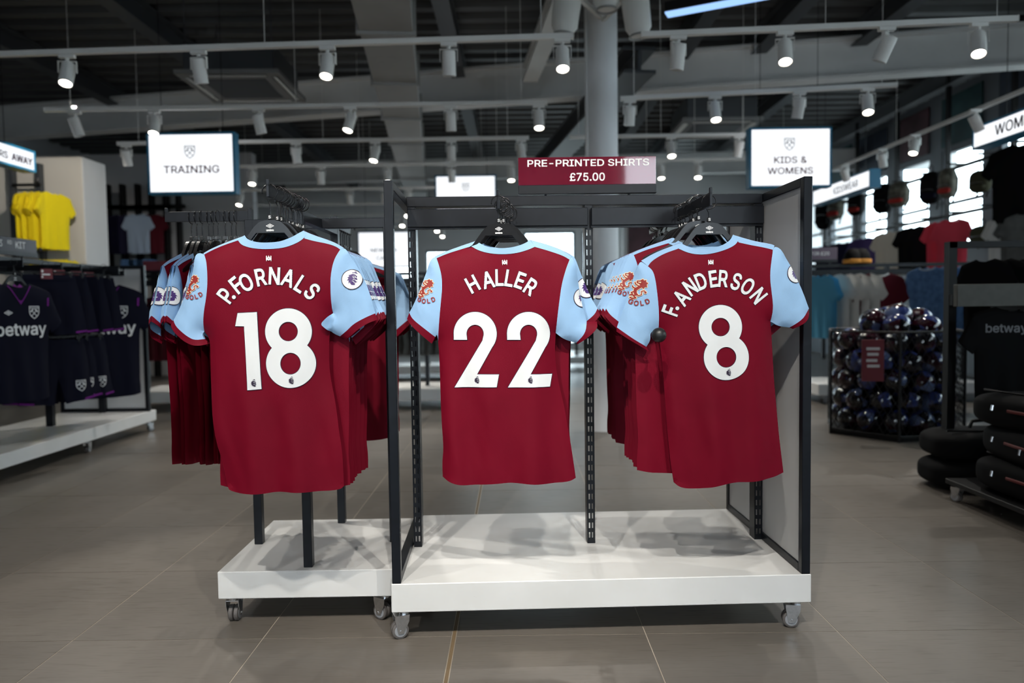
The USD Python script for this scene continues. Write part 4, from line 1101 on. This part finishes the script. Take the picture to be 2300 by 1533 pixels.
price_plate('kit_sign', 'dark sign reading ADULT 3RD KIT on top of the left rack', (-3.475, 4.95, 1.457), math.pi / 2, .76, .095, ('ADULT 3', 'RD', 'KIT'), .046, face='navy_plate', x=.05, sup=True)

# ------------------------------------------------------------------ yellow shirts on the cream wall
YR = thing('clothes_rail', 'black wall posts and arms holding the yellow shirts at the left', 'clothes rail', (0, 0, 0))
for px in (33, 94):
    p = at(px, 500, 8.38); obj('post', bx(p[0] - .022, p[0] + .022, 8.34, 8.42, 0, 2.72), M['dark_metal'], YR)
xl, xr = at(33, 500, 8.3)[0], at(118, 500, 8.2)[0]
for z in (2.47, 1.72):
    obj('rail', cat(beam((xl, 8.30, z), (at(94, 500, 8.3)[0], 8.30, z), .03, .03), beam((at(72, 500, 8.25)[0], 8.32, z), (xr, 7.98, z), .025, .035)), M['black'], YR)
for i in range(9):
    place('yellow', garment('yellow'), (at(57 + 8.2 * i, 500, 8.1)[0], 8.12, 2.335 + .01 * (i % 2)), math.radians(90 + 7 * math.sin(i * 2.3) - (18 if i == 8 else 0)), 'bright yellow shirt on the upper rail of the cream wall', 'yellow shirts on the upper rail', .86)
    place('yellow', garment('yellow'), (at(86 + 8.2 * i, 500, 8.1)[0], 8.12, 1.60), math.radians(88), 'bright yellow shirt on the lower rail of the cream wall', 'yellow shirts on the lower rail', .86)

# ------------------------------------------------------------------ rails on the grey wall behind the pier
GR = thing('clothes_rail', 'row of black wall posts and arms beyond the cream pier', 'clothes rail', (0, 0, 0))
for px in (242, 275, 309, 339, 372, 400):
    p = at(px, 500, 11.4); obj('post', bx(p[0] - .025, p[0] + .025, 11.38, 11.5, 0, 3.0), M['black'], GR)
    obj('arm', bx(p[0] - .30, p[0] + .16, 11.28, 11.34, 2.60, 2.66), M['black'], GR)
for k, (px, col, lab) in enumerate(((250, 'midnight', 'midnight blue t-shirt'), (268, 'midnight', 'dark blue t-shirt'), (309, 'pale_blue', 'pale blue t-shirt'), (337, 'dark_claret', 'dark claret t-shirt'))):
    p = at(px, 478, 11.05)
    place(col, garment(col), (p[0], 11.05 + .05 * (k % 2), 2.48), math.radians(8), lab + ' on the rails beyond the cream pier' + (', next to the pier' if k == 0 else ''), None, .82)
for k in range(3):
    p = at(292 + 18 * k, 572, 10.9)
    t = thing('folded_jeans', 'folded blue denim on the shelf beyond the cream pier', 'folded clothes', (p[0], 10.95, 1.66), 0, 'folded denim beyond the cream pier')
    for j in range(3): obj('folded_layer', bx(-.11, .11, -.14, .14, .045 * j, .045 * j + .042, .016), M['denim'], t)
GS = thing('wall_shelf', 'black shelf under the t-shirts beyond the cream pier', 'shelf', (0, 0, 0))
p0, p1 = at(244, 580, 11.1), at(372, 580, 11.1); obj('shelf_board', bx(p0[0], p1[0], 10.75, 11.38, 1.62, 1.66), M['black'], GS)

# ------------------------------------------------------------------ racks in the middle distance
def gondola(label, x0, x1, y, top=1.41, posts=2, dep=.70, z0=.09):
    t = thing('clothes_rack', label, 'clothes rack', ((x0 + x1) / 2, y, 0))
    w = (x1 - x0) / 2
    obj('platform', bx(-w, w, -dep / 2, dep / 2, z0, .20, .003), M['deck'], t)
    for cx in (-w + .06, w - .06):
        for cy in (-dep / 2 + .05, dep / 2 - .05): caster(t, cx, cy, .5)
    for x in np.linspace(-w + .03, w - .03, posts): obj('upright', bx(x - .02, x + .02, -.02, .02, .20, top), M['steel'], t)
    obj('top_rail', bx(-w, w, -.025, .025, top - .035, top), M['steel'], t)
    obj('cross_bar', bx(-w, w, -.045, -.025, top - .12, top - .06), M['steel'], t)
    return t
gondola('black rack with a white platform between the left racks, holding dark kids kit', -3.95, -2.75, 7.75)
price_plate('kids_sign', 'claret sign starting with KIDS on the rack behind the left shirts', (-3.40, 7.7, 1.455), 0, 1.0, .10, 'KIDS TRAINING', .045)
for i in range(12):
    place('darkc', garment('dark_claret', ('navy', 'navy', 'navy')), (-3.85 + .09 * i, 7.5, 1.16), math.radians(70), 'dark claret and navy kids shirt on the rack between the left racks', 'kids shirts between the left racks', .9)
gondola('black rack on a white platform directly behind the wide rack', -1.75, -.10, 7.70, 1.40, 3)
for i in range(14):
    place('greyc', garment('grey_cloth'), (-1.62 + .085 * i, 7.45, 1.20), math.radians(60 + 5 * math.sin(i)), 'dark grey sweatshirt on the rack directly behind the wide rack', 'grey sweatshirts behind the wide rack', .92)
gondola('far black rack on a white platform, third row behind the wide rack', -2.2, -.3, 10.6, 1.35, 3)
for i in range(12):
    place('blackc', garment('black_cloth'), (-2.0 + .11 * i, 10.35, 1.15), math.radians(55), 'black jacket on the far rack behind the wide rack', 'black jackets on the far rack', .9)
gondola('low black rack near the rear glass doors', .35, 1.7, 12.0, 1.30, 3)
for i in range(8):
    place('olivec', garment('olive'), (.50 + .13 * i, 11.75, 1.12), math.radians(40), 'olive jacket on the low rack near the rear doors', 'olive jackets near the rear doors', .9)
wb = bx(1.9, 3.2, 12.6, 12.9, 0, 3.4); tag(obj('partition_panel', wb, M['wall_white']), 'tall white partition panel behind the number 8 shirt', 'partition')
po = bx(1.98, 2.5, 12.57, 12.595, 1.55, 2.5); tag(obj('poster', po, PO[1]), 'rose and teal poster on the white partition', 'poster')

# ------------------------------------------------------------------ right side: wall rails, bags and shirts against the windows
RW = thing('clothes_rail', 'black rails and posts along the right-hand windows', 'clothes rail', (0, 0, 0))
RX = 5.45
for y in np.arange(5.75, 13.2, 1.24): obj('post', bx(RX + .12, RX + .17, y - .025, y + .025, 0, 3.9), M['black'], RW)
for z in (2.68, 2.10, 1.32): obj('rail', bx(RX + .10, RX + .13, 5.2, 13.1, z - .02, z + .02), M['black'], RW)
for y in np.arange(5.9, 12.6, .62):
    for z in (2.68, 2.10): obj('arm', bx(RX - .16, RX + .10, y - .012, y + .012, z - .012, z + .012), M['black'], RW)
def wall_at(px): return (RX - .12) / ((px - 1150) / FPX)

def backpack(label, px, py, w, h, main, trim, d=.15):
    y = wall_at(px); p = at(px, py, y); k = y / FPX
    W, H = w * k / 2, h * k / 2
    t = thing('backpack', label, 'bag', (RX - .12, y, p[2]), math.radians(-62))
    def sup(a, b, c, n=3.0, m=28):
        u, v = np.meshgrid(np.linspace(-np.pi, np.pi, m), np.linspace(-np.pi / 2, np.pi / 2, m // 2))
        f = lambda q, e: np.sign(q) * np.abs(q) ** (2 / e)
        P = np.stack([a * f(np.cos(v), n) * f(np.cos(u), n), b * f(np.cos(v), n) * f(np.sin(u), n), c * f(np.sin(v), n)], -1)
        r, q = P.shape[:2]; i = np.arange(r * q).reshape(r, q)
        F = np.stack([i[:-1, :-1], i[:-1, 1:], i[1:, 1:], i[1:, :-1]], -1).reshape(-1, 4)
        return trimesh.Trimesh(P.reshape(-1, 3), np.vstack([F[:, [0, 1, 2]], F[:, [0, 2, 3]]]), process=False)
    obj('bag_body', sup(W, d / 2, H), M[main], t, True)
    m = sup(W * .80, d * .20, H * .20); m.apply_translation([0, -d * .44, -H * .50]); f = obj('front_pocket', m, M[trim], t, True)
    m = sup(W * .6, d * .16, H * .2); m.apply_translation([0, -d * .44, H * .42]); obj('top_pocket', m, M[main], t, True)
    obj('zip', tube([(W * .7 * math.cos(a), -d * .62, -H * .25 + H * .12 * math.sin(a)) for a in np.linspace(.2, 2.94, 12)], .004, 6), M['chrome'], f)
    obj('loop_handle', tube([(-.03, 0, H * .97), (-.025, 0, H + .06), (0, 0, H + .085), (.025, 0, H + .06), (.03, 0, H * .97)], .007, 6), M['black'], t, True)
    for s_ in (-1, 1): obj('strap', tube([(s_ * W * .5, d * .4, H * .85), (s_ * W * .75, d * .62, H * .3), (s_ * W * .75, d * .55, -H * .5), (s_ * W * .55, d * .35, -H * .9), (s_ * W * .5, d * .2, -H * 1.35)], .012, 6), M['black'], t, True)
    return t
for lab, px, py, w, h, a, b in (
        ('black backpack half hidden by the grey end panel', 1843, 478, 42, 75, 'black_cloth', 'black_cloth'), ('black backpack with red lower pocket, next to the grey end panel', 1868, 466, 34, 56, 'camo', 'red_trim'),
        ('black backpack with red side, under the kidswear sign', 1914, 458, 36, 52, 'black_cloth', 'red_trim'), ('tall plain black backpack, third along the windows', 1974, 446, 44, 66, 'black_cloth', 'black_cloth'),
        ('camouflage holdall with red trim beside the tall black backpack', 2009, 437, 42, 56, 'camo', 'red_trim'), ('tall black backpack in the middle of the window rail', 2080, 422, 46, 72, 'black_cloth', 'navy'),
        ('camouflage backpack with bright red pocket', 2117, 412, 34, 66, 'camo', 'red_trim'), ('dark olive shoulder bag before the brightest window', 2190, 408, 44, 50, 'olive', 'olive'),
        ('olive holdall on the lower window rail', 2197, 528, 50, 42, 'olive', 'olive')):
    backpack(lab, px, py, w, h, a, b)

def wall_shirts(n, col, px, pz, dx, label, group, sc=.85, rz=-50, trims=None):
    for i in range(n):
        q = px + dx * i; y = wall_at(q)
        place(col + 'w', garment(col, trims), (RX - .16 - .02 * (i % 2), y, pz), math.radians(rz), label, group if n > 1 else None, sc)
wall_shirts(4, 'midnight', 1850, 1.96, 15, 'dark blue t-shirt on the lower window rail next to the grey end panel', 'dark blue t-shirts by the grey end panel', .8)
wall_shirts(3, 'plum', 1932, 1.96, 14, 'deep purple t-shirt on the lower window rail', 'purple t-shirts on the window rail', .8)
wall_shirts(2, 'cream_cloth', 1992, 1.98, 20, 'cream sweatshirt on the lower window rail', 'cream sweatshirts on the window rail', .85)
wall_shirts(3, 'black_cloth', 2045, 1.98, 16, 'black sweatshirt on the lower window rail', 'black sweatshirts on the window rail', .85)
wall_shirts(2, 'coral', 2112, 1.985, 28, 'coral red t-shirt on the lower window rail', 'coral red t-shirts on the window rail', .85)
wall_shirts(2, 'white_cloth', 2256, 1.90, 18, 'off-white t-shirt on the lower window rail at the right edge', 'off-white t-shirts at the right edge', .8)
wall_shirts(2, 'grey_cloth', 2285, 1.90, 18, 'grey t-shirt on the lower window rail at the right edge', 'grey t-shirts at the right edge', .8)
wall_shirts(2, 'black_cloth', 2278, 2.62, 16, 'long black hooded top hanging high at the right edge', 'black hooded tops at the right edge', 1.12)

gondola('black rack with a white platform on the right beyond the ball cage', 3.05, 4.75, 7.65, 1.42, 3)
for i in range(2):
    place('cyan_cloth', garment('cyan_cloth'), (3.05 + .045 * i, 7.30, 1.28), math.radians(-68), 'cyan blue t-shirt right behind the grey end panel', 'cyan t-shirts behind the grey end panel', .86)
for i in range(4):
    place('white_cloth', garment('white_cloth'), (3.19 + .085 * i, 7.28 - .03 * i, 1.29), math.radians(-62), 'white t-shirt in the row beyond the ball cage', 'white t-shirts beyond the ball cage', .88)
def blue_print(r):
    obj('chest_print', drape(sbox(-.03, -.22, .04, -.10), lambda p: sp.back(p) - .003, .02), M['sky'], r, True)
place('dc_tee', garment('dark_claret', ('dark_claret', 'dark_claret', 'white_cloth'), blue_print), (3.56, 7.12, 1.29), math.radians(-8), 'dark claret t-shirt with pale collar and small blue print beyond the ball cage', None, 1.0)
for i in range(4):
    place('denim', garment('denim', ('denim', 'denim', 'pale_blue')), (3.90 + .065 * i, 6.90 - .02 * i, 1.33), math.radians(-66), 'blue denim shirt with open collar above the ball cage', 'denim shirts above the ball cage', .95)
M['plum_card'] = plain('plum_card', (.085, .055, .085), .4)
price_plate('offer_sign', 'plum sign with a small offer text on the right rack', (3.18, 7.6, 1.465), 0, .36, .125, 'FOR £20', .035, face='plum_card')
for k, (px, py) in enumerate(((1918, 580), (1936, 578))):
    p = at(px, py, 7.6)
    c = thing('knitted_hat', 'dark knitted hat with orange band on top of the right rack', 'hat', (p[0], 7.62, 1.42), 0, 'hats on top of the right rack')
    obj('hat_crown', lathe([(.001, .16), (.05, .15), (.085, .10), (.095, .04), (.095, .0), (.085, .0), (.001, .005)], 20), M['black_cloth'], c, True)
    obj('hat_band', lathe([(.096, .0), (.102, .005), (.102, .04), (.096, .045), (.096, 0)], 20), plain('orange_knit_%d' % k, (.55, .23, .03), .8), c, True)

# ------------------------------------------------------------------ ball cage
BX, BY, BR, BH = 2.98, 5.74, .52, .80
CG = thing('ball_cage', 'six-sided black wire cage on the right filled with small footballs', 'cage', (BX, BY, 0), math.radians(8))
ring = [V([BR * math.cos(a), BR * math.sin(a)]) for a in np.arange(6) * math.pi / 3]
obj('cage_base', flat(Polygon([tuple(r * .99) for r in ring]), .03), M['black'], CG)
for k in range(6):
    a, b = ring[k], ring[(k + 1) % 6]
    obj('corner_post', cyl((*a, 0), (*a, BH), .010, 10), M['black'], CG)
    obj('rim', cat(*[cyl((*a, z), (*b, z), .008, 8) for z in (.04, BH)]), M['black'], CG)
    ms, n = [], 9
    L = np.linalg.norm(b - a)
    for i in range(-12, 10):
        for s_ in (-1, 1):
            x0 = i * L / 9
            z0, x1 = .05, None
            p0, p1 = V([x0, .05]), V([x0 + (BH - .05) * .62, BH])
            seg = LineString([p0, p1]).intersection(sbox(0, .05, L, BH))
            if seg.is_empty or seg.length < .01: continue
            c = V(seg.coords)
            if s_ < 0: c[:, 0] = L - c[:, 0]
            d = (b - a) / L
            ms.append(cyl((*(a + d * c[0, 0]), c[0, 1]), (*(a + d * c[1, 0]), c[1, 1]), .0022, 4))
    tag(obj('mesh_wires', cat(*ms), M['black'], CG), kind='stuff')
def ball_mat():
    n = {'tc': ('texture_coordinate', {}), 'oi': ('object_info', {}), 'cx': ('combine_xyz', {}), 'ml': ('math', {'math_type': 'multiply', 'value2': 37.0}), 'va': ('vector_math', {'math_type': 'add'}),
         'v': ('voronoi_texture', {'scale': 13.0, 'randomness': 1.0}), 'bw': ('separate_color', {}), 'r': ('rgb_ramp', {'interpolate': False, 'ramp': [(0, (.003, .003, .006)), (.34, (.028, .004, .01)), (.58, (.006, .006, .015)), (.74, (.025, .04, .15)), (.90, (.09, .13, .26))]}),
         'p': ('principled_bsdf', {'roughness': .16, 'coat_weight': .6, 'coat_roughness': .05})}
    return mat('football_camouflage', n, [('oi.random', 'ml.value1'), ('ml.value', 'cx.x'), ('ml.value', 'cx.z'), ('tc.object', 'va.vector1'), ('cx.vector', 'va.vector2'), ('va.vector', 'v.vector'), ('v.color', 'bw.color'), ('bw.r', 'r.fac'), ('r.color', 'p.base_color')], 'p.BSDF')
M['ball'] = ball_mat()
def football(label, group):
    t = thing('football', label, 'ball', (0, 0, 0), 0, group)
    s = trimesh.creation.icosphere(4, .092)
    v = s.vertices / .092
    dirs = trimesh.creation.icosahedron().vertices; dirs = dirs / np.linalg.norm(dirs, axis=1)[:, None]
    fc = trimesh.creation.icosahedron().triangles.mean(1); fc /= np.linalg.norm(fc, axis=1)[:, None]
    q = np.sort(np.hstack([v @ dirs.T * .988, v @ fc.T]), axis=1)
    seam = np.exp(-((q[:, -1] - q[:, -2]) / .010) ** 2)
    s.vertices = v * (.092 - .0016 * seam)[:, None]
    obj('ball_shell', s, M['ball'], t, True)
    obj('valve', cyl((0, 0, .089), (0, 0, .0925), .004, 8), M['black'], t)
    return t
rb = random.Random(5)
pos = []
for lay in range(5):
    z = .125 + lay * .150
    for k in range(6):
        a = k * math.pi / 3 + lay * .5
        pos.append((BX + .190 * math.cos(a), BY + .190 * math.sin(a), z))
    for k in range(12):
        a = k * math.pi / 6 + lay * .26 + .12
        if lay < 5: pos.append((BX + .352 * math.cos(a), BY + .352 * math.sin(a), z + rb.uniform(-.01, .01)))
    pos.append((BX, BY, z))
for x, y, z in ((-.20, -.10, .865), (-.02, -.12, .905), (.16, -.08, .87), (.0, .10, .88), (-.10, -.25, .83), (.12, -.26, .82)): pos.append((BX + x, BY + y, z))
for k, (x, y, z) in enumerate(pos):
    top = k >= len(pos) - 6
    lab, gp = ('claret and blue football heaped above the rim of the cage', 'footballs heaped above the cage rim') if top else ('dark claret and blue football inside the wire cage', 'footballs inside the wire cage')
    loc, rz, ry, sc = (x, y, z), rb.uniform(0, 6), rb.uniform(0, 6), (1.12 if top else .98)
    place('football', football, loc, rz, lab, gp, sc, ry)
pc = at(1962, 800, 5.24)
t = thing('price_card', 'dark claret hanging price card on the front of the ball cage', 'sign', (pc[0], 5.25, pc[2]), math.radians(-10))
obj('card', bx(-.075, .075, -.004, .004, -.18, .12, .002), M['dark_claret_card'], t)
for k, z in enumerate((.055, .015, -.03, -.07)): obj('card_line', bx(-.045 + .006 * (k % 2), .045 - .008 * (k % 3), -.0052, -.004, z - .010, z + .010), M['sign_grey'], t)

# ------------------------------------------------------------------ black rack and bags at the right edge
BK = thing('clothes_rack', 'black rack with a grey header board at the right edge', 'clothes rack', (0, 0, 0))
for x in (2.42, 3.6): obj('upright', bx(x - .022, x + .022, 4.03, 4.08, 0, 1.35), M['black'], BK)
obj('top_rail', bx(2.40, 3.62, 4.03, 4.08, 1.315, 1.35), M['black'], BK)
obj('cross_bar', bx(2.40, 3.62, 4.0, 4.03, 1.0, 1.06), M['black'], BK)
for x in (2.62, 2.95): obj('arm', bx(x - .012, x + .012, 3.74, 4.0, .965, 1.0), M['black'], BK)
obj('header_board', bx(2.245, 3.4, 3.70, 3.735, .995, 1.108, .002), M['grey_header'] if 'grey_header' in M else plain('grey_header_board', (.075, .072, .062), .6, var=.15, vscale=20), BK)
for x in (2.42, 3.6): obj('foot', bx(x - .05, x + .05, 3.98, 4.14, 0, .03), M['black'], BK)
def tway(r):
    obj('sponsor_lettering', drape(put(text2d('betway', .055), -.02, -.12), lambda p: sp.back(p) - .003, .012), M['grey_print'], r, True)
M['grey_print'] = plain('grey_print', (.16, .16, .17), .6)
place('blackb', garment('black_cloth', None, tway), (2.56, 3.78, .975), math.radians(-8), 'black training top with grey lettering under the grey header board', None, .78)
for i in range(9):
    place('blackc', garment('black_cloth'), (2.62 + .075 * i, 3.86 + .02 * (i % 3), .98), math.radians(-25), 'black training top under the grey header board at the right edge', 'black tops under the grey header board', .80)
for i in range(6):
    place('blackc', garment('black_cloth'), (2.68 + .09 * i, 4.16, 1.25), math.radians(-62), 'black coat on the top rail of the rack at the right edge', 'black coats at the right edge', .62)
DL = thing('dolly', 'low black wheeled dolly carrying black holdalls at the right edge', 'dolly', (2.62, 3.28, 0))
obj('deck_board', bx(-.40, .40, -.46, .46, .085, .11, .003), M['black'], DL)
for cx, cy in ((-.36, .40), (-.36, -.40), (.36, .40), (.36, -.40)): caster(DL, cx, cy, 2.0, .085, .026)
def holdall(label, group):
    t = thing('holdall', label, 'bag', (0, 0, 0), 0, group)
    s = trimesh.creation.icosphere(4, 1.0); v = s.vertices
    s.vertices = np.sign(v) * np.abs(v) ** .55 * V([.19, .36, .085]) + V([0, 0, .085])
    obj('bag_body', s, M['black_cloth'], t, True)
    obj('red_panel', tube([(-.185, y, .10) for y in np.linspace(-.28, .05, 8)], .010, 6), M['dark_red'], t, True)
    obj('zip', tube([(-.10, y, .172) for y in np.linspace(-.30, .30, 10)], .005, 6), M['wire'], t, True)
    obj('zip_pull', cat(cyl((-.205, -.10, .10), (-.208, -.10, .075), .006, 8), cyl((-.205, .12, .12), (-.21, .12, .095), .006, 8)), M['chrome'], t)
    obj('grip', tube([(.02, -.12, .165), (.03, -.10, .205), (.03, 0, .215), (.03, .10, .205), (.02, .12, .165)], .010, 6), M['black'], t, True)
    return t
M['dark_red'] = plain('dark_red_trim', (.13, .01, .01), .6)
for k, (x, y, z, rz, lab) in enumerate((
        (2.43, 3.26, .112, .05, 'black holdall with red trim, lowest on the left of the dolly at the right edge'), (2.45, 3.29, .262, -.10, 'black holdall with red trim, middle of the dolly pile at the right edge'),
        (2.47, 3.33, .412, .12, 'black holdall with red trim, topmost on the dolly pile at the right edge'), (2.82, 3.26, .112, .0, 'black holdall lowest on the right of the dolly'), (2.83, 3.28, .262, .08, 'black holdall upper right on the dolly'))):
    place('holdall', holdall, (x, y, z), rz, lab, None)
for k, (x, y, z) in enumerate(((2.62, 3.98, .0), (2.64, 4.0, .15), (3.02, 3.98, .0), (3.03, 4.0, .15))):
    place('holdall', holdall, (x, y, z), 1.5, 'black holdall on the floor under the black rack at the right edge', 'holdalls under the black rack')
